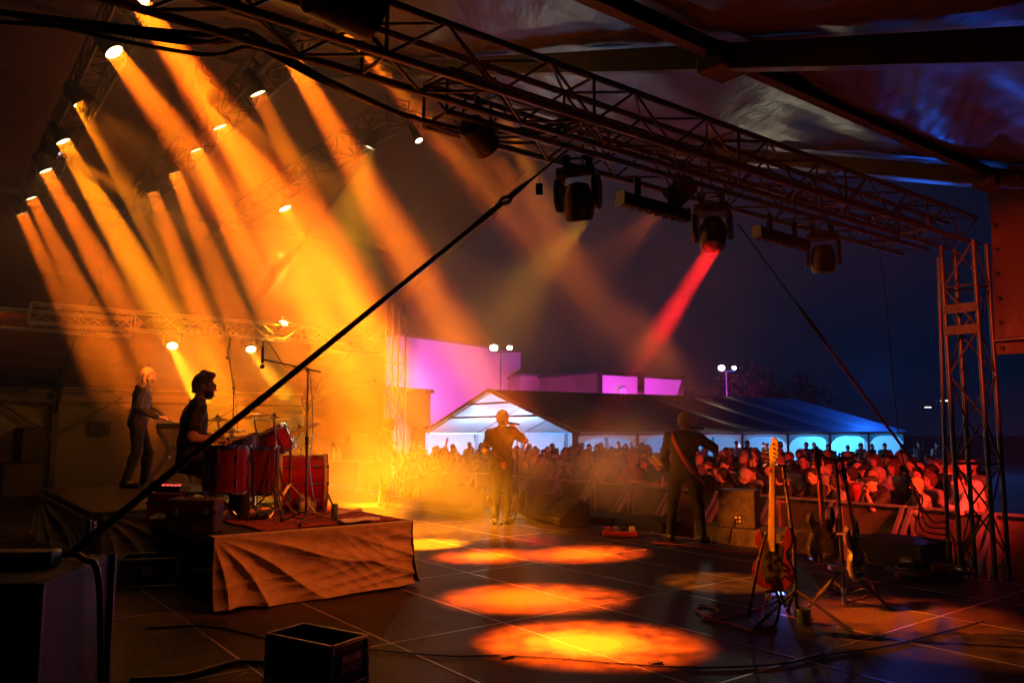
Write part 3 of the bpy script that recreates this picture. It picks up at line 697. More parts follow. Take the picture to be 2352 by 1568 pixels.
# ------------------------------------------------------------------ risers
def cloth_panel(name, p0, p1, z0, z1, out, mat, parent, og, pinch=None, amp=0.05, seed=0.0, nu=220, nv=80, flare=0.1):
    """a skirt of cloth hung from p0-p1, with folds that fan out from the corner p0"""
    p0, p1, out = Vector(p0), Vector(p1), Vector(out)
    def fn(a, b):
        p = p0.lerp(p1, a); h = 1 - b                      # b 0 = bottom
        ang = math.atan2(h + 0.02, a * 2.2 + 0.02); r = math.hypot(h, a * 2.2)
        w = (1 - 2 * abs(math.sin(ang * 8.5 + seed + 0.5 * math.sin(r * 3 + seed))) ** 0.8) * min(1, r * 1.2) * math.exp(-a * 1.0)
        cr_ = lambda q: 1 - 2 * abs(math.sin(q)) ** 0.7
        w2 = a * (0.9 * cr_(6 * a + 7 * b + 1.6 * math.sin(5 * a + 3 * b)) + 0.6 * cr_(13 * a - 9 * b + 2 * math.sin(7 * b + 3 * a)) + 0.35 * cr_(24 * a + 17 * b + 2.5 * math.sin(9 * a))) + 0.25 * cr_(11 * b - 3 * a)
        d = amp * (0.85 * w + 0.32 * w2) * min(1, h * 3) + flare * h * h + 0.02
        lift = 0.05 * math.exp(-((a - 0.12) / 0.1) ** 2) * h - 0.02 * h * math.sin(5 * a)
        return p + out * d + Z * (z0 + (z1 - z0) * b + lift * 0.4)
    return MB().grid(fn, nu, nv).build(name, mat, parent, og, solid=0.006)
RZ1 = 0.62
def riser(c_u, c_n, lu, ln, h, label):
    t = thing('stage_riser', label, 'riser', S(c_u, c_n), RZ)
    MB().box((0, 0, h - 0.045), (lu, ln, 0.09)).build('platform', M['deck'], t, bevel=0.006)
    for sx in (-1, 1): MB().box((sx * (lu / 2 + 0.004), 0, h - 0.045), (0.014, ln + 0.02, 0.075)).build('edge_rail', M['darkalu'], t)
    for sy in (-1, 1): MB().box((0, sy * (ln / 2 + 0.004), h - 0.045), (lu, 0.014, 0.075)).build('edge_rail', M['darkalu'], t)
    for x in (-lu / 2 + 0.08, 0, lu / 2 - 0.08):
        for y in (-ln / 2 + 0.08, ln / 2 - 0.08): MB().box((x, y, (h - 0.09) / 2), (0.055, 0.055, h - 0.09)).build('leg', M['darkalu'], t)
    return t
rs = riser(-8.1, 3.02, 2.3, 1.9, RZ1, 'drum riser with wrinkled tan cloth hung over its near side')
hx = 1.15 + 0.02
cloth_panel('cloth_skirt', (hx, -0.95, 0), (hx, 0.96, 0), 0.02, RZ1 + 0.004, (1, 0, 0), M['cloth'], rs, None, seed=0.6)
cloth_panel('cloth_skirt', (hx, 0.965, 0), (-1.1, 0.965, 0), 0.02, RZ1 + 0.004, (0, 1, 0), M['cloth'], rs, None, amp=0.02, seed=2)
MB().box((hx - 0.02, 0, RZ1 + 0.004), (0.07, 1.92, 0.008)).build('cloth_fold', M['cloth'], rs, bevel=0.003)
ks = riser(-11.25, 2.5, 4.2, 1.95, 0.68, 'keyboard riser behind the drum riser with a cloth on its near end')
cloth_panel('cloth_skirt', (2.12, -0.9, 0), (2.12, 0.97, 0), 0.02, 0.64, (1, 0, 0), M['cloth'], ks, None, amp=0.045, seed=1.5)
cloth_panel('cloth_skirt', (-2.1, -0.99, 0), (1.9, -0.99, 0), 0.05, 0.6, (0, -1, 0), M['cloth'], ks, None, amp=0.03, seed=3.5)
def rugfn(a, b):
    return S(-9.0 + 1.95 * a + 0.03 * math.sin(9 * b), 2.5 + 1.42 * b + 0.02 * math.sin(8 * a), RZ1 + 0.012 + 0.004 * math.sin(17 * a + 11 * b))
rg = MB().grid(rugfn, 50, 40).build('patterned_rug', M['rug'], None, S(-8, 3, RZ1), solid=0.008); tag(rg, 'dark red patterned rug under the drum kit on the riser', 'rug')

# ------------------------------------------------------------------ drum kit
def drum(name, c, axis, r, L, label, mat='redshell', lugs=8, legs=None, tops=True):
    """c: centre; axis points at the playing head"""
    c, axis = Vector(c), Vector(axis).normalized(); t = thing(name, label, 'drum', c)
    x, y, d = frame_of(axis)
    MB().lathe([(r, -L / 2), (r, L / 2)], c, d, 40).build('shell', M[mat], t, c)
    for s in (-1, 1):
        MB().lathe([(r * 0.99, s * (L / 2 - 0.004)), (0.0001, s * (L / 2 - 0.002))], c, d, 40).build('drum_head', M['drumhead'], t, c)
        MB().lathe([(r, s * (L / 2 - 0.018)), (r + 0.012, s * (L / 2 - 0.018)), (r + 0.012, s * (L / 2 + 0.012)), (r - 0.004, s * (L / 2 + 0.012)), (r - 0.004, s * L / 2)], c, d, 40).build('hoop', M['redshell' if name == 'bass_drum' else 'chrome'], t, c)
        if name == 'bass_drum': MB().lathe([(r + 0.0125, s * (L / 2 - 0.034)), (r + 0.018, s * (L / 2 - 0.032)), (r + 0.018, s * (L / 2 + 0.0)), (r + 0.0125, s * (L / 2 + 0.002))], c, d, 40).build('hoop_inlay', M['cream'], t, c)
    for k in range(lugs):
        lb = MB()
        an = 2 * math.pi * k / lugs; o = (x * math.cos(an) + y * math.sin(an))
        for s in (-1, 1):
            p = c + o * (r + 0.012) + d * s * L * 0.27
            lb.cyl(p - d * 0.03, p + d * 0.03, 0.011, n=8); lb.cyl(p, c + o * (r + 0.014) + d * s * (L / 2 + 0.014), 0.0045, n=6)
            lb.box(c + o * (r + 0.016) + d * s * (L / 2 + 0.006), (0.02, 0.02, 0.022))
        lb.cyl(c + o * (r + 0.012) - d * L * 0.27, c + o * (r + 0.012) + d * L * 0.27, 0.004, n=6).build('lug', M['chrome'], t, c)
    return t
FT = at(519, 1078, 7.55)
f1 = drum('floor_tom', FT, Z, 0.205, 0.43, 'unlit red floor tom nearest the black suitcase, in front of the drummer', 'shadedshell')
for k in range(3):
    an = 2.2 + k * 2.1; p = FT + Vector((math.cos(an), math.sin(an), 0)) * 0.222
    MB().cyl(p + Z * 0.1, Vector((p.x, p.y, RZ1 + 0.03)), 0.008, n=8).cyl(Vector((p.x, p.y, RZ1 + 0.015)), Vector((p.x, p.y, RZ1 + 0.05)), 0.016, n=8).build('leg', M['chrome'], f1, FT)
FT2 = at(594, 1080, 8.15)
f2 = drum('floor_tom', FT2, Z, 0.185, 0.46, 'unlit red floor tom between the first floor tom and the bass drum', 'shadedshell')
for k in range(3):
    an = 0.6 + k * 2.1; p = FT2 + Vector((math.cos(an), math.sin(an), 0)) * 0.2
    MB().cyl(p + Z * 0.1, Vector((p.x, p.y, RZ1 + 0.03)), 0.008, n=8).cyl(Vector((p.x, p.y, RZ1 + 0.015)), Vector((p.x, p.y, RZ1 + 0.05)), 0.016, n=8).build('leg', M['chrome'], f2, FT2)
BD = at(694, 1110, 8.75)
BD.z = RZ1 + 0.33
bd = drum('bass_drum', BD, N * 0.97 + U * 0.35, 0.29, 0.5, 'bright red sparkle bass drum with cream hoop lines at the front of the riser', lugs=10)
for s in (-1, 1):
    p = BD + N * 0.12 + U * s * 0.27
    MB().cyl(p, p + U * s * 0.14 + N * 0.1 - Z * 0.3, 0.01, n=8).build('spur', M['chrome'], bd, BD)
RT = at(634, 1012, 8.8)
rt = drum('rack_tom', RT, Z * 0.9 - N * 0.42 - U * 0.05, 0.165, 0.26, 'tilted red rack tom with glowing head above the bass drum')
MB().tube([RT - Z * 0.1, RT - Z * 0.2 + N * 0.05, BD + Z * 0.29], 0.012, 8).build('mount', M['chrome'], rt, RT)
SN = at(553, 1013, 8.55); SN.z = RZ1 + 0.78
sn = drum('snare_drum', at(556, 1019, 8.5), Z * 0.98 - N * 0.2, 0.178, 0.13, 'snare drum with bright lit head under the drummer\'s hand', 'chrome')
SNp = at(556, 1019, 8.5)
def tripod(mb, x, y, z0, hub, r, n=3, ph=0.3, rad=0.008, double=True):
    for k in range(n):
        an = ph + k * 2 * math.pi / n; dx, dy = math.cos(an), math.sin(an); sx, sy = -dy * 0.012, dx * 0.012
        for s in ((-1, 1) if double else (0,)):
            mb.cyl((x + s * sx, y + s * sy, z0 + hub), (x + dx * r + s * sx, y + dy * r + s * sy, z0 + 0.02), rad, n=6)
            mb.cyl((x + s * sx, y + s * sy, z0 + hub * 0.35), (x + dx * r * 0.55 + s * sx, y + dy * r * 0.55 + s * sy, z0 + hub * 0.5), rad * 0.8, n=6)
        mb.cyl((x + dx * r, y + dy * r, z0), (x + dx * r * 1.02, y + dy * r * 1.02, z0 + 0.05), rad * 2.0, n=8)
    return mb
MB().cyl(SNp - Z * 0.07, Vector((SNp.x, SNp.y, RZ1 + 0.15)), 0.012, n=8).build('stand_post', M['chrome'], sn, SNp)
tripod(MB(), SNp.x, SNp.y, RZ1, 0.26, 0.24, ph=0.9).build('stand_leg', M['chrome'], sn, SNp)
def cymbal(p, tilt, r, label, base, ph=0.3, boom=None, hat=False):
    p = Vector(p); base = Vector(base); ax = Vector(tilt).normalized()
    t = thing('cymbal', label, 'cymbal', base)
    for q in ((0, 0.022) if hat else (0,)):
        MB().lathe([(0.008, 0.026), (0.03, 0.024), (0.055, 0.006), (r * 0.5, -0.004), (r, -0.02), (r, -0.0225), (r * 0.5, -0.0065), (0.055, 0.003)] if not q else [(0.055, -0.05), (r, -0.03), (r, -0.028), (0.05, -0.046)], p, ax, 36).build('plate', M['brass'], t, base)
    MB().cyl(p, p + ax * 0.055, 0.011, n=8).lathe([(0.0001, 0.028), (0.022, 0.028), (0.022, 0.036), (0.0001, 0.04)], p, ax, 10).build('wing_nut', M['black'], t, base)
    top = p - ax * 0.03
    m = MB()
    if boom: k = Vector(boom); m.cyl(top, k, 0.008, n=8).ball(k, 0.022, 8).cyl(k, base + Z * 0.3, 0.012, n=8)
    else: m.cyl(top, Vector((base.x, base.y, base.z + 0.7)), 0.009, n=8).cyl(Vector((base.x, base.y, base.z + 0.72)), base + Z * 0.1, 0.013, n=8)
    m.build('stand_post', M['chrome'], t, base)
    tripod(MB(), base.x, base.y, base.z, 0.34, 0.3, ph=ph).build('stand_leg', M['chrome'], t, base)
    return t
def rb(px, py, Y): p = at(px, py, Y); return Vector((p.x, p.y, RZ1))
cymbal(at(500, 962, 8.9), Z - N * 0.05, 0.22, 'dark tilted ride cymbal just right of the drummer\'s chest', rb(508, 1130, 8.95), 0.2)
cymbal(at(582, 952, 9.1), Z - N * 0.12 - U * 0.1, 0.24, 'glowing crash cymbal crossed by the diagonal strap', rb(592, 1130, 9.15), 0.8)
cymbal(at(630, 960, 8.3), Z + N * 0.04 + U * 0.02, 0.25, 'flat crash cymbal on the stand with folded chrome legs at the front of the rug', rb(632, 1150, 8.05), 1.1)
cymbal(at(528, 984, 9.2), Z, 0.18, 'pair of hi-hat cymbals behind the snare drum', rb(535, 1130, 9.25), 0.5, hat=True)
cymbal(at(690, 984, 9.0), Z - N * 0.35 - U * 0.3, 0.22, 'steeply tilted crash cymbal over the bass drum beside the tall microphone stand', rb(664, 1140, 8.35), 0.1)
th = thing('drum_throne', 'black drum stool under the seated drummer', 'stool', S(-8.2, 2.42, RZ1))
MB().lathe([(0.0001, 0.42), (0.15, 0.42), (0.17, 0.45), (0.17, 0.49), (0.15, 0.52), (0.0001, 0.525)], n=24).build('seat', M['blackvinyl'], th)
MB().cyl((0, 0, 0.2), (0, 0, 0.43), 0.02).build('post', M['chrome'], th); tripod(MB(), 0, 0, 0, 0.3, 0.27).build('leg', M['chrome'], th)

# ------------------------------------------------------------------ microphone stands
def mic(mb_body, mb_head, p, d, L=0.16, r=0.016):
    p, d = Vector(p), Vector(d).normalized(); mb_body.tube([p, p + d * L * 0.7], [r * 0.7, r], 10); mb_head.ball(p + d * (L * 0.85), r * 1.5, 10)
def boom_stand(base, joint, tip, tail, micdir, label, nlegs=3, round_base=False):
    base, joint, tip, tail = Vector(base), Vector(joint), Vector(tip), Vector(tail)
    t = thing('microphone_stand', label, 'microphone stand', base)
    mid = base.lerp(joint, 0.52)
    MB().cyl(base + Z * 0.1, mid, 0.0125, n=10).cyl(mid - Z * 0.03, mid + Z * 0.05, 0.019, n=10).cyl(mid, joint, 0.009, n=10).build('pole', M['black'], t, base)
    MB().cyl(tail, tip, 0.0085, n=8).ball(joint, 0.026, 10).build('boom', M['black'], t, base)
    b, h = MB(), MB(); mic(b, h, tip - Vector(micdir) * 0.13, micdir, 0.24); hm = b.build('microphone', M['blackplastic'], t, base); h.build('grille', M['grille'], hm, base)
    MB().tube(smoothpath([tip - Vector(micdir) * 0.13, tip - Vector(micdir) * 0.2 + (joint - tip) * 0.08, tip.lerp(joint, 0.45) + Z * 0.0, tip.lerp(joint, 0.6) - Z * 0.02, joint + U * 0.02, base.lerp(joint, 0.6) + N * 0.06, base.lerp(joint, 0.35) + N * 0.03, base + Z * 0.03 + N * 0.12], 5), 0.0045, 6).build('microphone_cable', M['blackplastic'], t, base)
    if round_base: MB().lathe([(0.0001, 0), (0.13, 0), (0.13, 0.015), (0.03, 0.03), (0.0001, 0.1)], base, Z, 20).build('foot', M['black'], t, base)
    else: tripod(MB(), base.x, base.y, base.z, 0.13, 0.3, rad=0.007, double=False, ph=0.6).build('leg', M['black'], t, base)
    return t
Ym = 8.0
boom_stand(rb(703, 1190, Ym - 0.35), at(707, 850, Ym), at(603, 825, Ym - 0.1), at(737, 854, Ym + 0.05), (0, 0, -1), 'tall boom microphone stand on the riser with microphone hanging straight down over the drums')
boom_stand(rb(534, 1120, 9.9), at(537, 890, 9.9), at(524, 808, 9.95), at(539, 905, 9.9), (-0.05, 0, -1), 'second tall microphone stand behind the drummer near the far riser')

# ------------------------------------------------------------------ things on and around the risers
def bottle(p, label, h=0.24, r=0.032, mat='clear', group=None):
    t = thing('water_bottle', label, 'bottle', p, 0, group)
    MB().lathe([(r * 0.9, 0), (r, 0.01), (r, h * 0.62), (r * 0.92, h * 0.7), (r * 0.4, h * 0.88), (r * 0.4, h * 0.93)], n=14).build('container', M[mat], t)
    MB().lathe([(r * 0.46, h * 0.92), (r * 0.46, h), (0.0001, h)], n=12).build('cap', M['label'], t)
    MB().lathe([(r * 1.02, h * 0.28), (r * 1.02, h * 0.55)], n=14).build('label', M['label'], t)
    return t
bottle(fl(295, 1118, 0.68), 'clear water bottle standing by the keyboard player\'s feet')
for k, (px, py) in enumerate(((692, 1178), (706, 1177), (719, 1176))):
    bottle(fl(px, py, RZ1 + 0.02), ['left water bottle of three beside the bass drum', 'middle water bottle of three beside the bass drum', 'right water bottle of three beside the bass drum'][k], 0.25, group='bottles beside the bass drum')
cn = thing('drink_can', 'green drink can standing on the rug at the riser edge', 'can', fl(768, 1194, RZ1 + 0.012))
MB().lathe([(0.026, 0), (0.033, 0.012), (0.033, 0.145), (0.027, 0.16), (0.0001, 0.157)], n=18).build('container', M['can'], cn)
MB().lathe([(0.0275, 0.159), (0.0275, 0.163), (0.024, 0.163)], n=16).build('rim', M['chrome'], cn)
def towel(c, ax, L, W, label, amp=0.014, seed=0):
    c = Vector(c); ax = Vector(ax).normalized(); pr = ax.cross(Z)
    o = MB().grid(lambda a, b: c + ax * L * (a - 0.5) + pr * W * (b - 0.5) * (0.6 + 0.4 * math.sin(3 * a + seed)) + Z * (0.012 + amp * abs(math.sin(5 * a + 3 * b + seed)) * math.sin(math.pi * b) + 0.015 * math.sin(9 * b + 4 * a) ** 2), 26, 16).build('towel', M['whitecloth'], None, c, solid=0.006)
    return tag(o, label, 'towel')
towel(fl(838, 1201, RZ1 + 0.012) - U * 0.14, N - U * 0.1, 0.42, 0.22, 'crumpled white towel at the right end of the drum riser')
towel(fl(800, 1180, RZ1 + 0.012), N - U * 0.3, 0.4, 0.08, 'rolled white towel lying behind the drink can', 0.02, 2)
towel(fl(372, 1195, RZ1 + 0.004), U + N * 0.4, 0.22, 0.16, 'small white cloth beside the black suitcase on the riser', 0.05, 1)
def hard_case(name, c, size, rz, label, mat, cat='case', handle=True):
    t = thing(name, label, cat, c, rz); w, d, h = size
    MB().box((0, 0, h / 2), size).build('shell', M[mat], t, bevel=0.02)
    MB().box((0, 0, h * 0.62), (w + 0.012, d + 0.012, 0.025)).build('seam', M['black'], t)
    if handle: MB().tube([(-0.09, 0, h), (-0.08, 0, h + 0.045), (0.08, 0, h + 0.045), (0.09, 0, h)], 0.013, 8).build('handle', M['black'], t)
    for sx in (-1, 1): MB().box((sx * w * 0.3, -d / 2 - 0.008, h * 0.62), (0.05, 0.02, 0.05)).build('latch', M['steel'], t)
    return t
hard_case('suitcase', fl(446, 1222, RZ1 + 0.004), (0.44, 0.2, 0.3), RZ + 0.9, 'black suitcase with a curved handle standing at the near edge of the drum riser', 'blackvinyl', 'suitcase')
hard_case('red_case', fl(392, 1190, RZ1 + 0.004), (0.36, 0.3, 0.27), RZ + 0.75, 'red hard case with dark strap behind the black suitcase', 'redcase', 'case', False)
mx = thing('small_mixer', 'small mixer with lit red buttons lying on the red case', 'mixer', fl(392, 1190, RZ1 + 0.004) + Z * 0.275, RZ + 0.75)
MB().box((0, 0, 0.03), (0.3, 0.22, 0.06)).build('chassis', M['blackplastic'], mx, bevel=0.008)
kb_ = MB(); lb_ = MB()
for i in range(6): kb_.cyl((-0.11 + 0.045 * i, 0.05, 0.06), (-0.11 + 0.045 * i, 0.05, 0.08), 0.011, n=8); lb_.box((-0.11 + 0.045 * i, -0.05, 0.064), (0.022, 0.015, 0.008))
kb_.build('knob', M['label'], mx); lb_.build('button', M['e_redled'], mx)
def flight_case(c, size, rz, label, open_top=True, group=None):
    t = thing('flight_case', label, 'flight case', c, rz, group); w, d, h = size; th_ = 0.02
    b = MB()
    b.box((0, 0, th_ / 2 + 0.002), (w - 0.01, d - 0.01, th_))
    for sx in (-1, 1): b.box((sx * (w / 2 - th_ / 2), 0, h / 2), (th_, d - 0.004, h - 0.01))
    for sy in (-1, 1): b.box((0, sy * (d / 2 - th_ / 2), h / 2), (w - 2 * th_ - 0.002, th_, h - 0.01))
    if not open_top: b.box((0, 0, h - 0.03), (w - 0.045, d - 0.045, 0.02))
    b.build('body', M['blackvinyl'], t)
    e_ = MB(); q = 0.022
    for sx in (-1, 1):
        for sy in (-1, 1): e_.box((sx * (w / 2), sy * (d / 2), h / 2), (q, q, h))
        e_.box((sx * w / 2, 0, h), (q * 0.9, d, q)); e_.box((sx * w / 2, 0, 0.012), (q * 0.9, d, q))
    for sy in (-1, 1): e_.box((0, sy * d / 2, h), (w, q * 0.9, q)); e_.box((0, sy * d / 2, 0.012), (w, q * 0.9, q))
    e_.build('corner_edge', M['alu'], t, bevel=0.004)
    for sx in (-1, 1): MB().box((sx * (w / 2 + 0.008), 0, h * 0.55), (0.012, 0.16, 0.1)).tube([(sx * (w / 2 + 0.02), -0.055, h * 0.57), (sx * (w / 2 + 0.032), -0.05, h * 0.52), (sx * (w / 2 + 0.032), 0.05, h * 0.52), (sx * (w / 2 + 0.02), 0.055, h * 0.57)], 0.008, 6).build('handle', M['steel'], t)
    MB().box((0, -(d / 2 + 0.008), h * 0.62), (0.1, 0.012, 0.1)).build('latch', M['steel'], t)
    return t
ca = fl(766, 1487, 0.26); cb_ = fl(617, 1456.6, 0.26); cc = fl(841, 1460, 0.26)
wv = cb_ - ca; dv = cc - ca; cen = (cb_ + cc) / 2
flight_case(Vector((cen.x, cen.y, 0)), (wv.length, dv.length, 0.26), math.atan2(wv.y, wv.x), 'shallow black flight case with shiny edges in the front centre of the floor')
flight_case(fl(318, 1350) + Vector((0.02, 0.2, 0)), (0.52, 0.4, 0.27), RZ + 1.2, 'open black flight case on the floor in front of the riser legs')
flight_case(fl(152, 1240) + Vector((0.0, 0.2, 0)), (0.5, 0.42, 0.34), RZ + 1.15, 'open flight case beside the keyboard riser at far left')
RKP = Vector((-1.86, 2.85, 0))
rk = thing('amplifier_rack', 'large black rack case with cables on top in the lower left corner', 'rack', RKP, 0.12)
MB().box((0, 0, 0.52), (0.62, 0.6, 1.04)).build('shell', M['blackvinyl'], rk, bevel=0.02)
for sx in (-1, 1):
    for sy in (-1, 1): MB().box((sx * 0.312, sy * 0.302, 0.52), (0.03, 0.03, 1.04)).build('corner_edge', M['frame'], rk, bevel=0.005)
for k in range(4): MB().box((0, -0.308, 0.2 + 0.2 * k), (0.5, 0.02, 0.17)).build('rack_unit', M['blackplastic'], rk, bevel=0.006)
pw = thing('power_strip', 'power strip with two red switches lying on the large black rack', 'power strip', RKP + Z * 1.04, 0.12)
MB().box((0, 0.02, 0.03), (0.44, 0.1, 0.055)).build('housing', M['blackplastic'], pw, bevel=0.008)
for k in range(2): MB().box((-0.12 + 0.24 * k, -0.035, 0.04), (0.05, 0.012, 0.02)).build('switch', M['redcase'], pw)
rope('power_cable', smoothpath([rk.location + Vector(q) for q in ((-0.25, -0.1, 1.06), (-0.1, 0.15, 1.06), (0.05, 0.0, 1.07), (0.18, 0.18, 1.06), (0.29, 0.1, 1.055), (0.335, 0.12, 0.98), (0.34, 0.2, 0.5), (0.4, 0.3, 0.02))], 8), 0.012, M['blackplastic'], 'black cable lying over the big rack in the lower left corner', 'cable')
rope('power_cable', smoothpath([fl(272, 1185, 0.6), fl(262, 1225, 0.35), fl(240, 1275, 0.1), fl(190, 1300, 0.012), fl(140, 1300, 0.012)], 8), 0.012, M['blackplastic'], 'black cable hanging from the keyboard riser down to the floor', 'cable')

# ------------------------------------------------------------------ keyboard position
KX = Vector((math.cos(math.radians(22)), math.sin(math.radians(22)), 0))
kp = at(392, 967, 11.5); kz = kp.z
kbd = thing('keyboard_table', 'keyboard with laptop stand legs glowing yellow in front of the bald keyboard player', 'keyboard', Vector((kp.x, kp.y, 0.68)), math.radians(22 - 90))
hh = kz - 0.68 - 0.05
MB().box((0, 0, hh - 0.02), (1.0, 0.34, 0.075)).build('keyboard_body', M['blackplastic'], kbd, bevel=0.012)
w_ = MB()
for k in range(30): w_.box((-0.44 + 0.0295 * k, -0.085, hh + 0.022), (0.026, 0.14, 0.014))
w_.build('white_key', M['label'], kbd)
for sx in (-0.32, 0.32):
    MB().bar((sx, -0.3, 0.02), (sx, 0.2, hh - 0.06), 0.035, 0.05).bar((sx + 0.045, 0.3, 0.02), (sx + 0.045, -0.16, hh - 0.06), 0.035, 0.05).build('stand_leg', M['steel'], kbd)
MB().bar((-0.36, 0, hh * 0.48), (0.4, 0, hh * 0.48), 0.03, 0.03).build('stand_bar', M['steel'], kbd)
lp = thing('laptop', 'open laptop with glowing screen on the keyboard', 'laptop', kbd.location + Z * (hh + 0.035) + KX * 0.09, math.radians(22 - 90))
MB().box((0, 0.0, 0), (0.32, 0.22, 0.015)).build('base', M['steel'], lp, bevel=0.004)
lt = Matrix.Rotation(math.radians(-15), 3, 'X')
MB().box((0, 0.14, 0.1), (0.32, 0.01, 0.21), lt).build('lid', M['steel'], lp)
MB().box((0, 0.133, 0.1), (0.29, 0.006, 0.18), lt).build('screen', M['e_screen'], lp)

# ------------------------------------------------------------------ stage front: wedges, pedals, guitar stands
def wedge(p, rz, label, s=1.0, group='floor monitor wedges'):
    t = thing('floor_monitor', label, 'floor monitor', p, rz, group)
    pr = [(-0.25 * s, 0), (0.25 * s, 0), (0.27 * s, 0.1 * s), (-0.1 * s, 0.4 * s), (-0.25 * s, 0.32 * s)]
    MB().prism(pr, (-0.34 * s, 0, 0.005), (0, -1, 0), (0, 0, 1), (0.68 * s, 0, 0)).build('cabinet', M['blackvinyl'], t, bevel=0.015)
    d = Vector((0, -0.37, 0.3)).normalized(); nrm = Vector((0, -0.63, 0.777))
    c = Vector((0, -0.085 * s, 0.255 * s)) + nrm * 0.006
    MB().prism([(-0.3 * s, -0.2 * s), (0.3 * s, -0.2 * s), (0.3 * s, 0.2 * s), (-0.3 * s, 0.2 * s)], c, (1, 0, 0), (0, 0.777, 0.63), nrm * 0.012).build('front_grille', M['grille'], t)
    for sx in (-1, 1): MB().lathe([(0.0001, 0.001), (0.05 * s, 0.001), (0.06 * s, 0.006), (0.06 * s, -0.004)], (sx * 0.342 * s, 0.08, 0.2 * s), (sx, 0, 0), 14).build('side_handle', M['black'], t)
    return t
wedge(fl(1292, 1204) + N * 0.1, RZ - 0.35, 'black floor monitor wedge right of the singer, lit along its edge', 1.05)
wedge(fl(1058, 1166) + N * 0.1, RZ + 0.3, 'black floor monitor wedge between the bass player and the singer')
wedge(fl(1195, 1195) + N * 0.55, RZ - 0.1, 'black floor monitor wedge directly in front of the singer, behind his legs')
wedge(fl(985, 1160) + N * 0.3, RZ + 0.2, 'black floor monitor wedge near the far tower in yellow fog')
pb = thing('pedal_board', 'red lit pedal board on the floor between the wedge and the guitarist', 'pedal board', fl(1424, 1232), RZ + 0.85)
MB().box((0, 0, 0.045), (0.5, 0.25, 0.07)).build('tray', M['redcase'], pb, bevel=0.012)
for k in range(4): MB().box((-0.17 + 0.115 * k, 0.02, 0.11), (0.08, 0.13, 0.055)).cyl((-0.17 + 0.115 * k, -0.02, 0.13), (-0.17 + 0.115 * k, -0.02, 0.155), 0.012, n=8).build('pedal', M[('redcase', 'steel', 'blackplastic', 'cream')[k]], pb, bevel=0.006)
for px, py, w in ((1385, 1246, 0.22), (1470, 1262, 0.16), (1542, 1256, 0.1)):
    tp = MB().box(fl(px, py, 0.005), (w, 0.03, 0.004), Matrix.Rotation(0.2, 3, 'Z')).build('tape_strip', M['whitecloth'], None, fl(px, py, 0.005)); tag(tp, {1385: 'white tape strip left of the pedal board on stage floor', 1470: 'white tape strip right below the pedal board', 1542: 'short white tape strip at the guitarist\'s left foot'}[px], 'tape')

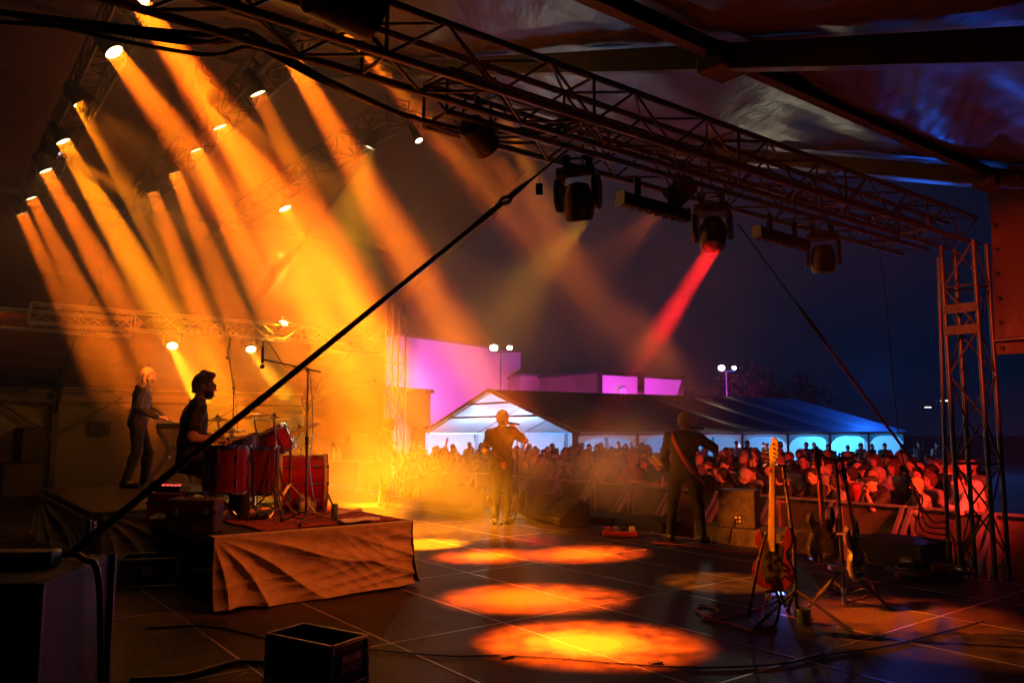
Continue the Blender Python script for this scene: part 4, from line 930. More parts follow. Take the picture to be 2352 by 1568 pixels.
def guitar(name, base, lean, rz, label, body_mat, neck_mat, L=1.15, bass=True, body=None, binding=None, tilt=0.0):
    """an electric guitar standing upright; local z up the neck, local -y is its front"""
    t = thing(name, label, 'guitar', base, rz); t.rotation_euler = (lean, tilt, rz)
    bl = 0.44 if bass else 0.4
    half = body or [(0.0, 0.0), (0.07, 0.0), (0.13, 0.03), (0.163, 0.1), (0.155, 0.18), (0.118, 0.24), (0.112, 0.29), (0.145, 0.345), (0.15, 0.42), (0.125, 0.475), (0.1, 0.46), (0.085, 0.38), (0.04, 0.35)]
    left = [(-0.04, 0.35), (-0.075, 0.37), (-0.09, 0.42), (-0.115, 0.43), (-0.138, 0.385), (-0.14, 0.33), (-0.112, 0.28), (-0.115, 0.23), (-0.152, 0.17), (-0.163, 0.1), (-0.13, 0.03), (-0.07, 0.0)]
    sm = [q for q in smoothpath([Vector((x, z, 0)) for x, z in half + left + [half[0]]], 3)][:-1]
    poly = [(q.x, q.y) for q in sm]
    MB().prism(poly, (0, 0.022, 0), (1, 0, 0), (0, 0, 1), (0, -0.044, 0)).build('body', M[body_mat], t, bevel=0.01)
    if binding: MB().tube([Vector((x * 1.005, 0, z)) for x, z in poly] + [Vector((poly[0][0], 0, poly[0][1]))], 0.0235, 6).build('binding', M[binding], t)
    nl = L - 0.21; w = 0.03 if bass else 0.027
    MB().prism([(-w, 0.28), (w, 0.28), (w * 0.68, nl), (-w * 0.68, nl)], (0, -0.018, 0), (1, 0, 0), (0, 0, 1), (0, -0.022, 0)).build('neck', M[neck_mat], t, bevel=0.006)
    hp = [(-0.022, nl), (0.022, nl), (0.05, nl + 0.035), (0.045, nl + 0.15), (0.02, nl + 0.2), (-0.005, nl + 0.19), (-0.03, nl + 0.1)]
    hd = MB().prism(hp, (0, -0.016, 0), (1, 0, 0), (0, 0, 1), (0, -0.016, 0)).build('headstock', M[neck_mat], t, bevel=0.004)
    pg = MB()
    for k in range(4 if bass else 6):
        z = nl + 0.04 + (0.034 if bass else 0.024) * k; pg.cyl((-0.02 - 0.004 * k, -0.026, z), (-0.07, -0.026, z), 0.005, n=6).ball((-0.078, -0.026, z), (0.012, 0.006, 0.014), 8).cyl((0.012, -0.03, z), (0.012, -0.045, z), 0.007, n=8)
    pg.build('tuning_peg', M['chrome'], hd)
    MB().prism([(-0.09, 0.08), (0.05, 0.05), (0.1, 0.12), (0.07, 0.22), (0.085, 0.33), (0.045, 0.34), (-0.045, 0.34), (-0.07, 0.26), (-0.09, 0.2)], (0, -0.0225, 0), (1, 0, 0), (0, 0, 1), (0, -0.003, 0)).build('pickguard', M['blackplastic'], t)
    MB().box((0, -0.034, 0.07), (0.085, 0.02, 0.05)).build('bridge', M['chrome'], t)
    for pz in (0.17, 0.24): MB().box((0, -0.032, pz), (0.09, 0.016, 0.03)).build('pickup', M['blackplastic'], t)
    st_ = MB()
    for k in range(4 if bass else 6):
        x = (-0.018 + 0.012 * k) if bass else (-0.02 + 0.008 * k); st_.cyl((x * 1.3, -0.047, 0.07), (x * 0.72, -0.043, nl + 0.02), 0.0014 if bass else 0.0009, n=5)
    st_.build('strings', M['brass'], t)
    kn = MB()
    for k in range(3): kn.cyl((0.09 + 0.012 * k, -0.024, 0.2 - 0.045 * k), (0.09 + 0.012 * k, -0.045, 0.2 - 0.045 * k), 0.012, n=10)
    kn.build('knob', M['chrome'], t)
    return t
GY = 6.18
gb = at(1776, 1352, GY)
bassg = guitar('bass_guitar', gb, math.radians(-4), -0.7, 'dark red bass guitar with maple neck standing upright on the nearest stand', 'bassbody', 'wood2', 1.17, tilt=math.radians(1))
sb = fl(1830, 1432)
gs = thing('guitar_stand', 'black tripod stand holding the dark red bass guitar', 'guitar stand', sb)
MB().tube([sb + Z * 0.05, sb + Z * 0.62, sb + Vector((-0.055, 0.02, 1.24))], [0.016, 0.016, 0.012], 10).cyl(sb + Z * 0.6, sb + Z * 0.69, 0.024, n=10).build('pole', M['black'], gs, sb)
yk = sb + Vector((-0.055, 0.02, 1.24)); gn = at(1771, 1070, GY)
MB().tube([yk, yk + (gn - yk) * 0.5, gn + Vector((0.03, 0.03, 0.0))], 0.014, 8).tube([gn + Vector((0.045, -0.05, 0.01)), gn + Vector((0.045, 0.04, 0)), gn + Vector((-0.045, 0.04, 0)), gn + Vector((-0.045, -0.05, 0.01))], 0.011, 8).cyl(yk, yk + Vector((0.05, 0.08, -0.02)), 0.02, n=8).build('neck_yoke', M['brass'], gs, sb)
for an, r in ((3.55, 0.42), (5.6, 0.42), (1.4, 0.42)):
    e1 = sb + Vector((math.cos(an) * r, math.sin(an) * r, 0.0)); hb = sb + Z * 0.26
    MB().tube([hb, e1 + Z * 0.012], 0.013, 8).cyl(e1, e1 + (hb - e1).normalized() * 0.06, 0.018, n=8).build('leg', M['black'], gs, sb)
MB().tube([sb + Z * 0.24, (gb + sb) / 2 + Z * 0.1 * 0, gb + Vector((0.06, 0.03, -0.012))], 0.011, 8).cyl(gb + Vector((-0.08, -0.05, -0.014)), gb + Vector((0.06, 0.05, -0.014)), 0.014, n=8).build('cradle', M['black'], gs, sb)
rope('guitar_strap', smoothpath([gb + Vector((-0.03, 0.02, 0.42)), at(1742, 1290, GY), at(1728, 1370, GY - 0.05), fl(1722, 1415, 0.05), fl(1745, 1440, 0.02), fl(1778, 1436, 0.02), at(1790, 1390, GY - 0.02), gb + Vector((0.02, 0, -0.01))], 7), 0.012, M['leather'], 'black guitar strap looping from the bass guitar down to the floor', 'strap')
sb2 = fl(1940, 1392)
g2 = thing('guitar_stand', 'triple guitar stand with light clamp joint and tripod legs holding two black guitars', 'guitar stand', sb2)
topz = at(1918, 1035, 7.05)
MB().tube([sb2 + Z * 0.02, sb2 + Z * 0.65, Vector((topz.x, topz.y, topz.z))], [0.014, 0.016, 0.013], 10).build('pole', M['black'], g2, sb2)
MB().cyl(sb2 + Z * 0.02, sb2 + Z * 0.16, 0.02, n=10).build('foot', M['cream'], g2, sb2)
MB().cyl(sb2 + Z * 0.3, sb2 + Z * 0.36, 0.035, n=10).box(sb2 + Z * 0.33 + Vector((-0.04, 0, 0)), (0.16, 0.08, 0.04)).build('clamp_joint', M['cream'], g2, sb2, bevel=0.006)
MB().box(sb2 + Z * 0.62, (0.11, 0.05, 0.03)).build('clamp_joint', M['cream'], g2, sb2, bevel=0.006)
for an, r in ((3.4, 0.36), (5.9, 0.36), (1.5, 0.36)):
    e1 = sb2 + Vector((math.cos(an) * r, math.sin(an) * r, 0.015)); hb = sb2 + Z * 0.33
    MB().tube([hb, e1], 0.014, 8).cyl(e1.lerp(hb, 0.5), sb2 + Z * 0.09, 0.007, n=6).cyl(e1.lerp(hb, 0.25), e1.lerp(hb, 0.45), 0.019, n=8).build('leg', M['black'], g2, sb2)
for dx in (-0.16, 0.0, 0.16):
    MB().tube([topz + Vector((0, 0, -0.08)), topz + Vector((dx * 0.7, -0.06, -0.06)), topz + Vector((dx, -0.1, -0.02))], 0.011, 8).build('neck_yoke', M['black'], g2, sb2)
MB().cyl(sb2 + Vector((-0.24, 0, 0.62)), sb2 + Vector((0.26, 0, 0.6)), 0.012, n=8).build('cradle_bar', M['chrome'], g2, sb2)
g2b = at(1893, 1292, 7.0)
gtr2 = guitar('electric_guitar', g2b, math.radians(-5), 0.35, 'black electric guitar with red neck hanging on the triple stand', 'blacklacquer', 'redwood', 1.02, False, tilt=math.radians(1))
g3b = at(1972, 1326, 6.95)
gtr3 = guitar('electric_guitar', g3b, math.radians(-6), 0.85, 'black electric guitar with a pale edged body at the right of the triple stand', 'blacklacquer', 'blacklacquer', 1.02, False, binding='cream', tilt=math.radians(-3))
tp = thing('tuner_pedal', 'small pale pedal with a blue light below the bass guitar', 'pedal', fl(1782, 1378, 0.0), 0.3)
MB().box((0, 0, 0.03), (0.16, 0.1, 0.055)).build('housing', M['label'], tp, bevel=0.008)
MB().box((0.045, 0.0, 0.062), (0.05, 0.05, 0.014)).build('light', M['e_blueled'], tp)
point(tp.location + Vector((0.06, -0.02, 0.12)), (0.15, 0.2, 1), 0.6, 0.02)
cp = thing('paper_cup', 'dark cup standing at the foot of the bass guitar stand', 'cup', fl(1846, 1432))
MB().lathe([(0.055, 0), (0.062, 0.12), (0.06, 0.12), (0.052, 0.01)], n=20).build('wall', M['can'], cp); MB().lathe([(0.0001, 0.1), (0.059, 0.1)], n=20).build('drink', M['black'], cp)
rc = M['redcable']
rope('red_cable', smoothpath([fl(1500, 1245, 0.01), fl(1600, 1255, 0.01), fl(1750, 1275, 0.01), fl(1850, 1272, 0.01), fl(1935, 1295, 0.01), fl(1990, 1330, 0.01), fl(2005, 1360, 0.01), fl(1940, 1385, 0.01)], 8), 0.008, rc, 'red cable running along the stage edge past the speaker to the guitar stands', 'cable')
rope('red_cable', smoothpath([fl(1790, 1372, 0.03), fl(1740, 1398, 0.01), fl(1680, 1415, 0.01), fl(1640, 1420, 0.01), fl(1598, 1398, 0.01), fl(1620, 1388, 0.01), fl(1650, 1402, 0.01), fl(1612, 1418, 0.01), fl(1680, 1432, 0.01), fl(1730, 1448, 0.01), fl(1785, 1440, 0.01), fl(1752, 1420, 0.03), fl(1760, 1380, 0.1), gb + Vector((0.05, -0.02, 0.1))], 8), 0.007, rc, 'looped red cable on the floor in front of the bass guitar', 'cable')
rope('red_cable', smoothpath([fl(1870, 1340, 0.01), fl(1900, 1360, 0.01), fl(1960, 1350, 0.01), fl(2030, 1336, 0.01), fl(2080, 1328, 0.01), fl(2110, 1318, 0.03)], 8), 0.008, rc, 'red cable running from the triple guitar stand to the cable coil', 'cable')
rope('floor_cable', smoothpath([fl(842, 1490, 0.01), fl(930, 1498, 0.01), fl(1050, 1506, 0.01), fl(1160, 1504, 0.01), fl(1300, 1512, 0.01), fl(1420, 1522, 0.01), fl(1600, 1532, 0.01), fl(1780, 1525, 0.01), fl(1890, 1505, 0.01), fl(2050, 1480, 0.01), fl(2150, 1455, 0.01), fl(2260, 1425, 0.01)], 8), 0.006, M['blackplastic'], 'long black cable taped across the front of the stage floor', 'cable')
rope('floor_cable', smoothpath([fl(340, 1440, 0.01), fl(470, 1436, 0.01), fl(560, 1452, 0.01), fl(625, 1470, 0.01)], 8), 0.008, M['blackplastic'], 'thin black cable on the floor leading left from the front flight case', 'cable')
rope('floor_cable', smoothpath([fl(300, 1560, 0.02), fl(420, 1552, 0.02), fl(500, 1530, 0.02), fl(560, 1518, 0.02), fl(640, 1524, 0.02)], 8), 0.018, M['blackplastic'], 'thick black cable at the bottom edge left of the front flight case', 'cable')
for px, py, l in ((1163, 1506, 'black tape patch holding the floor cable near the centre'), (1505, 1520, 'dark tape patch holding the floor cable on the bright seam')):
    tg_ = MB().box(fl(px, py, 0.014), (0.09, 0.05, 0.012), Matrix.Rotation(0.5, 3, 'Z')).build('tape_patch', M['tee'], None, fl(px, py, 0.014), bevel=0.003); tag(tg_, l, 'tape')
cl = thing('cable_coil', 'coiled black power cable with red plug lying near the right tower', 'cable', fl(2135, 1328))
cm = MB(); rr = random.Random(3)
for k in range(9):
    r = 0.2 + 0.035 * rr.random() * 3; ph = rr.random() * 6; z = 0.012 + 0.012 * k
    cm.tube([(r * math.cos(t) * 1.25 + 0.03 * math.sin(3 * t + ph), r * math.sin(t) * 0.95, z + 0.01 * math.sin(2 * t + ph)) for t in [q * math.pi / 14 for q in range(29)]], 0.011, 6)
cm.build('cable_loop', M['blackplastic'], cl)
MB().cyl((-0.02, -0.1, 0.13), (0.1, -0.12, 0.15), 0.034, n=12).cyl((-0.36, -0.08, 0.05), (-0.27, -0.06, 0.06), 0.03, n=12).build('plug', M['redcase'], cl)
cs = [(2040, 1040, 8.6), (2075, 1080, 8.7), (2110, 1130, 8.5), (2140, 1190, 8.3), (2185, 1270, 8.1), (2200, 1320, 7.9)]
for k in range(4):
    rope('hanging_cable', smoothpath([at(2068 + 5 * k, 1030 + 30 * k, 9.0), at(2092 + 9 * k, 1115 + 10 * k, 8.9 + 0.05 * k), at(2140 - 12 * k, 1195 + 9 * k, 8.7), at(2172 + 6 * k, 1200 + 16 * k, 8.6), at(2180 + 14 * k, 1265, 8.5), fl(2168 + 26 * k, 1316)], 7), 0.008, M['blackplastic'], ['first', 'second', 'third', 'fourth'][k] + ' black cable from the left in the bundle drooping beside the right tower', 'cable', group='cables beside the right tower')
# black backline far behind
hard_case('speaker_case', fl(266, 1108), (0.9, 0.5, 0.62), RZ + 0.1, 'large dark case standing by the far side wall behind the keyboard player', 'blackvinyl', 'case', False)
hard_case('speaker_case', fl(380, 1100), (0.55, 0.5, 0.95), RZ + 0.1, 'tall dark case behind the keyboard stand by the wall', 'blackvinyl', 'case', False)
hard_case('speaker_case', fl(45, 1140), (0.8, 0.8, 0.75), RZ, 'dark case with wheels at the far left edge', 'blackvinyl', 'case', False)
hard_case('speaker_case', fl(60, 1130) + Z * 0.76 + U * -0.1, (0.7, 0.5, 0.8), RZ + 0.2, 'black covered equipment stacked on the case at the far left edge', 'blackvinyl', 'case', False)
tb = thing('equipment_table', 'far table with black amplifiers and bottles seen behind the bass drum', 'table', fl(770, 1135) , RZ)
MB().box((0, 0, 0.78), (0.7, 1.6, 0.05)).build('tabletop', M['cream'], tb)
for sx in (-0.3, 0.3):
    for sy in (-0.7, 0.7): MB().box((sx, sy, 0.375), (0.05, 0.05, 0.75)).build('leg', M['frame'], tb)
for k, (dy, w, h) in enumerate(((-0.45, 0.5, 0.55), (0.1, 0.4, 0.4), (0.5, 0.45, 0.6))):
    hard_case('amplifier', tb.location + N * dy + Z * 0.806, (0.35, w, h), RZ, ['left amplifier on the far equipment table', 'middle low amplifier on the far equipment table', 'right taller amplifier on the far equipment table'][k], 'blackvinyl', 'amplifier', False)
for k in range(2): bottle(tb.location + U * 0.3 + N * (-0.2 + 0.13 * k) + Z * 0.806, ['left', 'right'][k] + ' of two bottles at the edge of the far equipment table', 0.3, 0.04, group='bottles on the far table')
ps = MB().box(S(-22.96, 3.85, 1.55), (0.012, 0.5, 0.36), Rm).build('wall_poster', M['paper'], None, S(-22.96, 3.85, 1.55)); tag(ps, 'dark rectangular poster taped on the far side wall', 'poster')
bn = thing('wall_banner', 'pale banner with dark letters hanging on the far wall behind the drums', 'banner', at(660, 990, 20.5))
MB().box((0, 0, 0), (0.9, 0.02, 0.9), Matrix.Rotation(RZ + math.pi / 2, 3, 'Z')).build('sheet', M['label'], bn)
tx = bpy.data.curves.new('letters', 'FONT'); tx.body = 'ETS'; tx.size = 0.3; tx.extrude = 0.003; tx.materials.append(M['paper'])
tf = bpy.data.objects.new('letter_curve', tx); COL.objects.link(tf); bpy.context.view_layer.update()
tm = bpy.data.meshes.new_from_object(tf.evaluated_get(bpy.context.evaluated_depsgraph_get())); bpy.data.objects.remove(tf)
to = bpy.data.objects.new('letters', tm); link(to, bn); to.rotation_euler = (math.pi / 2, 0, RZ + math.pi / 2); to.location = U * 0.03 + N * -0.25 + Z * -0.1
# ------------------------------------------------------------------ front of house: subwoofers, barricade
GZ = -0.8
def sub(u0, u1, label, mat='plyw', top=0.15, d=0.75, n0=9.2):
    w = u1 - u0; h = top - GZ; t = thing('subwoofer', label, 'speaker', S((u0 + u1) / 2, n0 + d / 2, GZ), RZ, 'subwoofers below the stage front')
    MB().box((0, 0, h / 2), (w, d, h)).build('cabinet', M[mat], t, bevel=0.02)
    for sx in (-0.3, 0.3):
        MB().lathe([(0.03, 0.004), (0.075, 0.004), (0.085, 0.012), (0.085, -0.01)], (sx * w, -d / 2 - 0.004, h - 0.22), (0, -1, 0), 16).tube([(sx * w - 0.05, -d / 2 - 0.03, h - 0.2), (sx * w + 0.05, -d / 2 - 0.03, h - 0.2)], 0.013, 8).build('handle', M['steel'], t)
    MB().box((0, d / 2 + 0.006, h / 2), (w * 0.92, 0.012, h * 0.9)).build('front_grille', M['grille'], t)
    return t
sub(-7.75, -6.3, 'worn black subwoofer with steel handles under the small front speaker')
sub(-5.35, -4.45, 'dark subwoofer near the right tower behind the guitars', 'blackvinyl', 0.22)
sub(-9.4, -8.35, 'black subwoofer at the stage front behind the guitarist', 'blackvinyl', 0.1)
sub(-10.6, -9.5, 'black subwoofer between the guitarist and the pedal board', 'blackvinyl', 0.08)
sub(-11.8, -10.7, 'black subwoofer behind the red pedal board', 'blackvinyl', 0.06)
ff = thing('front_speaker', 'black box speaker with connector plate standing on the worn subwoofer', 'speaker', S(-7.15, 9.5, 0.152), RZ + 0.45)
MB().box((0, 0, 0.26), (0.5, 0.46, 0.52)).build('cabinet', M['plyw'], ff, bevel=0.012)
MB().box((0.02, -0.236, 0.12), (0.11, 0.012, 0.12)).build('connector_plate', M['black'], ff, bevel=0.004)
MB().box((0, 0.236, 0.26), (0.44, 0.01, 0.46)).build('front_grille', M['grille'], ff)
cn_ = MB()
for i in range(2):
    for j in range(2): cn_.cyl((-0.005 + 0.05 * i, -0.242, 0.095 + 0.05 * j), (-0.005 + 0.05 * i, -0.252, 0.095 + 0.05 * j), 0.017, n=10)
cn_.build('connector', M['label'], ff)
rope('speaker_cable', smoothpath([ff.matrix_basis @ Vector((0.0, -0.25, 0.12)), ff.matrix_basis @ Vector((-0.05, -0.34, 0.02)), S(-7.1, 9.08, -0.15), S(-7.0, 8.7, 0.012), S(-6.9, 8.5, 0.01)], 7), 0.009, M['blackplastic'], 'cable hanging from the front speaker down over the stage edge', 'cable')
BN = 11.65
k = 0; u = -17.0
while u < -3.6:
    t = thing('crowd_barrier', '%s aluminium crowd barrier from the left in the row before the stage' % ordn[k], 'barrier', S(u + 0.55, BN, GZ), RZ, 'crowd barriers')
    MB().bar((-0.55, 0, 1.2), (0.55, 0, 1.2), 0.1, 0.035).build('top_rail', M['alu'], t, bevel=0.008)
    MB().box((0, 0.03, 0.62), (1.04, 0.012, 1.1)).build('panel', M['frame'], t)
    for sx in (-0.5, 0.5):
        MB().bar((sx, -0.02, 1.18), (sx, -1.0, 0.03), 0.05, 0.06).build('strut', M['alu'], t)
        MB().bar((sx, 0.0, 0.02), (sx, 0.0, 1.18), 0.05, 0.05).build('post', M['alu'], t)
    MB().box((0, -0.5, 0.012), (1.06, 1.1, 0.02)).build('foot_plate', M['darkalu'], t)
    u += 1.12; k += 1

# ------------------------------------------------------------------ marquee tent with lit inside, L-shaped view: gable end and long arched side
TD = Vector((0.855, 0.52, 0)).normalized(); TP = Vector((0.52, -0.855, 0)).normalized()     # along the ridge, towards the camera
def P(s, t, z): return Vector((-1.05, 36.0, 0)) + TD * s + TP * t + Z * z
HW, EZ, RGZ, LEN = 6.9, 1.36, 3.28, 21.0
mq = thing('marquee_tent', 'long white marquee tent glowing blue and white inside behind the crowd', 'tent', P(0, 0, GZ)); mo = mq.location
MB().grid(lambda a, b: P(LEN * a, HW * 1.02 * b, RGZ + (EZ - RGZ) * b + 0.05 - 0.12 * math.sin(math.pi * b) * abs(math.sin(7 * math.pi * a))), 84, 10).build('roof_slope', M['tentroof'], mq, mo)
MB().grid(lambda a, b: P(LEN * a, -HW * 1.02 * b, RGZ + (EZ - RGZ) * b + 0.05), 40, 10).build('roof_slope', M['tentroof'], mq, mo)
for s in (-1, 1): MB().bar(P(0, 0, RGZ + 0.02), P(0, s * HW, EZ), 0.16, 0.16).build('gable_beam', M['beige'], mq, mo)
for fz, w in ((0.36, 0.62), (0.7, 0.3)): MB().bar(P(0.05, -HW * w * 1.0, EZ + (RGZ - EZ) * (1 - w)), P(0.05, HW * w, EZ + (RGZ - EZ) * (1 - w)), 0.07, 0.09).build('cross_beam', M['frame'], mq, mo)
for s in (3.0, 6.0, 9.0, 12.0, 15.0, 18.0, 21.0):
    for q in (-1, 1): MB().bar(P(s, 0, RGZ - 0.05), P(s, q * HW * 0.985, EZ - 0.05), 0.09, 0.12).build('rafter', M['darkalu'], mq, mo)
for s in [3.0 * i for i in range(8)]:
    for q in (-1, 1): MB().bar(P(s, q * HW * 0.97, GZ), P(s, q * HW * 0.97, EZ), 0.18, 0.18, up=TD).build('leg', M['darkalu'], mq, mo)
def wr(a, b): return 0.05 * math.sin(11 * a + 5 * b) + 0.04 * math.sin(23 * a - 13 * b) + 0.05 * math.sin(3 * a + 19 * b + 2 * math.sin(5 * a))
MB().grid(lambda a, b: P(0.05 + 20.9 * a, -HW * 0.97 + 0.5 * wr(a * 7, b), GZ + 0.05 + (EZ - GZ) * b), 140, 16).build('inner_wall', M['tentwhite'], mq, mo)
for q in (-1, 1): MB().grid(lambda a, b, q=q: P(0.1 + 20.8 * a, q * HW * 0.985 * b, RGZ + (EZ - RGZ) * b - 0.1 + 0.05 * math.sin(7 * math.pi * a) ** 2), 84, 8).build('roof_lining', M['tentwhite'], mq, mo)
MB().bar(P(0.1, -HW * 0.94, 1.3), P(20.9, -HW * 0.94, 1.3), 0.06, 0.07).build('inner_rail', M['steel'], mq, mo)
MB().grid(lambda a, b: P(LEN, HW * (2 * a - 1) * 0.97, GZ + (max(EZ, EZ + (RGZ - EZ) * (1 - abs(2 * a - 1))) - GZ) * b), 20, 6).build('end_wall', M['tentwhite'], mq, mo)
for i in range(7):                                          # arched valances along the long side
    def val(a, b, i=i):
        z0 = EZ - 0.12 - 0.42 * (2 * a - 1) ** 4 - 0.05
        return P(3.0 * i + 0.06 + 2.88 * a, HW * 0.985, z0 + (EZ + 0.02 - z0) * b)
    MB().grid(val, 20, 3).build('arched_valance', M['tentwhite'], mq, mo)
CYAN = (0.015, 0.36, 1.0); COOL = (0.3, 0.58, 1.0)
for s, q, c, pw in ((1.6, -3.6, COOL, 300), (4.2, -3.4, COOL, 330), (2.2, 2.6, (0.34, 0.62, 1.0), 330)): point(P(s, q, 1.1), c, pw * 0.8, 0.25)
for i in range(7): point(P(3.0 * i + 1.5 + (0.9 if i == 0 else 0), HW * 0.35, 1.3), CYAN if i > 1 else (0.75, 0.6, 0.8), 620 if i else 700, 0.25)
point(P(21.5, 5.0, 4.2), (0.01, 0.13, 1.0), 1500, 0.3, 'blue_roof_light')

# ------------------------------------------------------------------ buildings, poles, trees behind
def block(name, x0, x1, py_top, Y0, Y1, label, mat='renderw', zb=GZ, thick=8.0, win=()):
    a = at(x0, 985, Y0); b = at(x1, 985, Y1); a.z = b.z = 0
    zt = at(x0, py_top, Y0).z; d = (b - a); L = d.length; d.normalize(); o = Vector((-d.y, d.x, 0))
    t = thing(name, label, 'building', Vector((a.x, a.y, GZ)), math.atan2(d.y, d.x))
    MB().box((L / 2, thick / 2, (zt - GZ) / 2), (L, thick, zt - GZ)).build('wall', M[mat], t)
    MB().box((L / 2, thick / 2, zt - GZ + 0.06), (L + 0.3, thick + 0.3, 0.2)).build('roof_edge', M['frame'], t)
    for wx, wz, ww, wh, m in win: MB().box((wx * L, -0.03, wz), (ww, 0.08, wh)).build('window', M[m], t)
    return t
MAG = (1.0, 0.13, 0.95)
block('hall_building', 915, 1196, 770, 62, 76, 'tall pink lit hall wall behind the marquee tent', win=())
block('low_building', 880, 988, 893, 40, 44, 'small beige building in front of the pink hall', 'beige', win=((0.75, 2.1, 1.6, 0.8, 'frame'),))
block('long_building', 1196, 1384, 862, 70, 72, 'flat roofed brown building between the pink hall and the pink panels', 'beige', win=((0.22, 3.2, 0.55, 0.35, 'e_sign'), (0.35, 3.2, 0.5, 0.35, 'e_sign'), (0.6, 3.0, 5.5, 2.0, 'frame')))
pk = block('panel_building', 1384, 1572, 856, 64, 70, 'flat roofed building with two magenta lit wall panels', 'beige', win=())
def panel(x0, x1, y0, y1, Y, label):
    q = [at(x0, y1, Y), at(x1, y1, Y + 1.5), at(x1 - (14 if x0 > 1470 else 0), y1 * 0 + y0 * 0 + y1, Y + 1.5), at(x1, y0 + 5, Y + 1.5), at(x0, y0, Y)]
    poly = [q[0], q[2], q[3], q[4]]
    o = MB().add([*poly, *[p + Vector((0, 0.3, 0)) for p in poly]], [(0, 1, 2, 3), (7, 6, 5, 4), (0, 4, 5, 1), (1, 5, 6, 2), (2, 6, 7, 3), (3, 7, 4, 0)]).build('facade_panel', M['renderw'], None, poly[0], smooth=False)
    return tag(o, label, 'wall panel')
panel(1384, 1464, 861, 912, 60, 'left magenta lit facade panel with a round white clock')
panel(1481, 1566, 868, 914, 60, 'right magenta lit facade panel, brighter and slanted at its end')
ck = thing('wall_clock', 'round white clock face on the left magenta panel', 'clock', at(1431, 899, 59.9))
MB().lathe([(0.0001, 0.05), (0.26, 0.05), (0.27, 0.0)], (0, 0, 0), (0, -1, 0), 24).build('face', emat('clock_face', (1, 0.95, 0.8), 4), ck)
MB().lathe([(0.26, 0), (0.3, 0), (0.3, 0.07), (0.26, 0.07)], (0, 0, 0), (0, -1, 0), 24).build('rim', M['steel'], ck)
for px, py, Y, tx_, pw in ((1090, 985, 52, (1060, 850, 68), 15000), (960, 985, 50, (950, 850, 62), 9000)): spot(at(px, 940, Y), at(*tx_), MAG, pw * 1.0, 46, 0.6, 0.4, 'magenta_flood')
spot(at(1420, 950, 50), at(1424, 885, 60), MAG, 3500, 80, 0.6, 0.3, 'magenta_flood'); spot(at(1520, 950, 50), at(1524, 885, 60), (1.0, 0.03, 0.95), 5500, 80, 0.6, 0.3, 'magenta_flood')
def flood_pole(px, py, pyb, Y, label, s=1.0):
    top = at(px, py, Y); t = thing('floodlight_pole', label, 'floodlight', Vector((top.x, top.y, GZ)))
    o = t.location
    MB().cyl(Vector((top.x, top.y, GZ)), top, 0.07, 0.05, 10).build('pole', M['steel'], t, o)
    MB().bar(top + Vector((-0.6 * s, 0, 0)), top + Vector((0.8 * s, 0, 0)), 0.08, 0.08).build('cross_arm', M['steel'], t, o)
    for dx, r in ((-0.45, 0.3), (0.6, 0.2)):
        c = top + Vector((dx * s, -0.1, 0.25 * s))
        h = MB().box(c, (r * 2.2 * s, 0.22, r * 1.7 * s)).build('lamp_head', M['frame'], t, o, bevel=0.03)
        l = MB().ball(c - Vector((0, 0.13, 0)), (r * 0.85 * s, 0.05, r * 0.7 * s), 12).build('lens', M['e_flood'], h, o)
    spot(top + Vector((-0.2, -0.7, 0.2)), Vector((0, 10, 0)), (1, 0.85, 0.5), 350, 120, 0.5, 0.2, 'flood_light')
flood_pole(1150, 808, 900, 52, 'tall floodlight pole with two glaring lamps in front of the pink hall')
flood_pole(1668, 852, 920, 56, 'floodlight pole with two glaring lamps behind the dark tent roof', 0.85)
def lamp_post(px, py, Y, label):
    top = at(px, py, Y); t = thing('street_lamp', label, 'street lamp', Vector((top.x, top.y, GZ))); o = t.location
    MB().cyl(o, top, 0.06, 0.04, 8).bar(top, top + Vector((0.9, 0, 0.05)), 0.06, 0.06).build('post', M['steel'], t, o)
    MB().box(top + Vector((0.8, 0, 0.0)), (0.7, 0.2, 0.08)).build('lamp_head', emat('lamp_glow', (1, 0.9, 0.8), 3), t, o)
lamp_post(2150, 920, 75, 'slim distant street lamp with white head left of the right tower')
lamp_post(2115, 935, 90, 'faint distant street lamp post left of the slim white one')
def tree(px, Y, h, r, label, seed):
    rr = random.Random(seed); b = at(px, 985, Y); b.z = GZ
    t = thing('broadleaf_tree', label, 'tree', b, 0, 'dark trees behind the tent')
    tk = MB().tube([(0, 0, 0), (0.1, 0, h * 0.3), (0, 0.1, h * 0.55)], [0.3, 0.22, 0.14], 8)
    lf = MB()
    for k in range(9):
        an = rr.random() * 6.28; q = Vector((math.cos(an) * r * 0.7, math.sin(an) * r * 0.7, h * (0.55 + 0.35 * rr.random()))); tk.tube([(0, 0, h * 0.35), q * 0.5 + Vector((0, 0, h * 0.25)), q], [0.1, 0.06, 0.02], 5)
    for k in range(40):
        an = rr.random() * 6.28; ph = math.acos(2 * rr.random() - 1); R = rr.random() ** 0.4
        c = Vector((math.cos(an) * math.sin(ph) * r * R, math.sin(an) * math.sin(ph) * r * R, h * 0.66 + math.cos(ph) * h * 0.34 * R))
        for j in range(34):
            p = c + Vector((rr.gauss(0, 0.4), rr.gauss(0, 0.4), rr.gauss(0, 0.33))); a = Vector((rr.gauss(0, 1), rr.gauss(0, 1), rr.gauss(0, 1))).normalized() * 0.2; bb = a.cross(Vector((rr.gauss(0, 1), rr.gauss(0, 1), 1))).normalized() * 0.1
            lf.add([p - a, p + bb, p + a, p - bb], [(0, 1, 2, 3)])
    tk.build('trunk', M['bark'], t); lf.build('crown', M['leaf'], t, smooth=False)
tree(1740, 62, 7.5, 3.4, 'dark broadleaf tree just right of the far floodlight pole', 1)
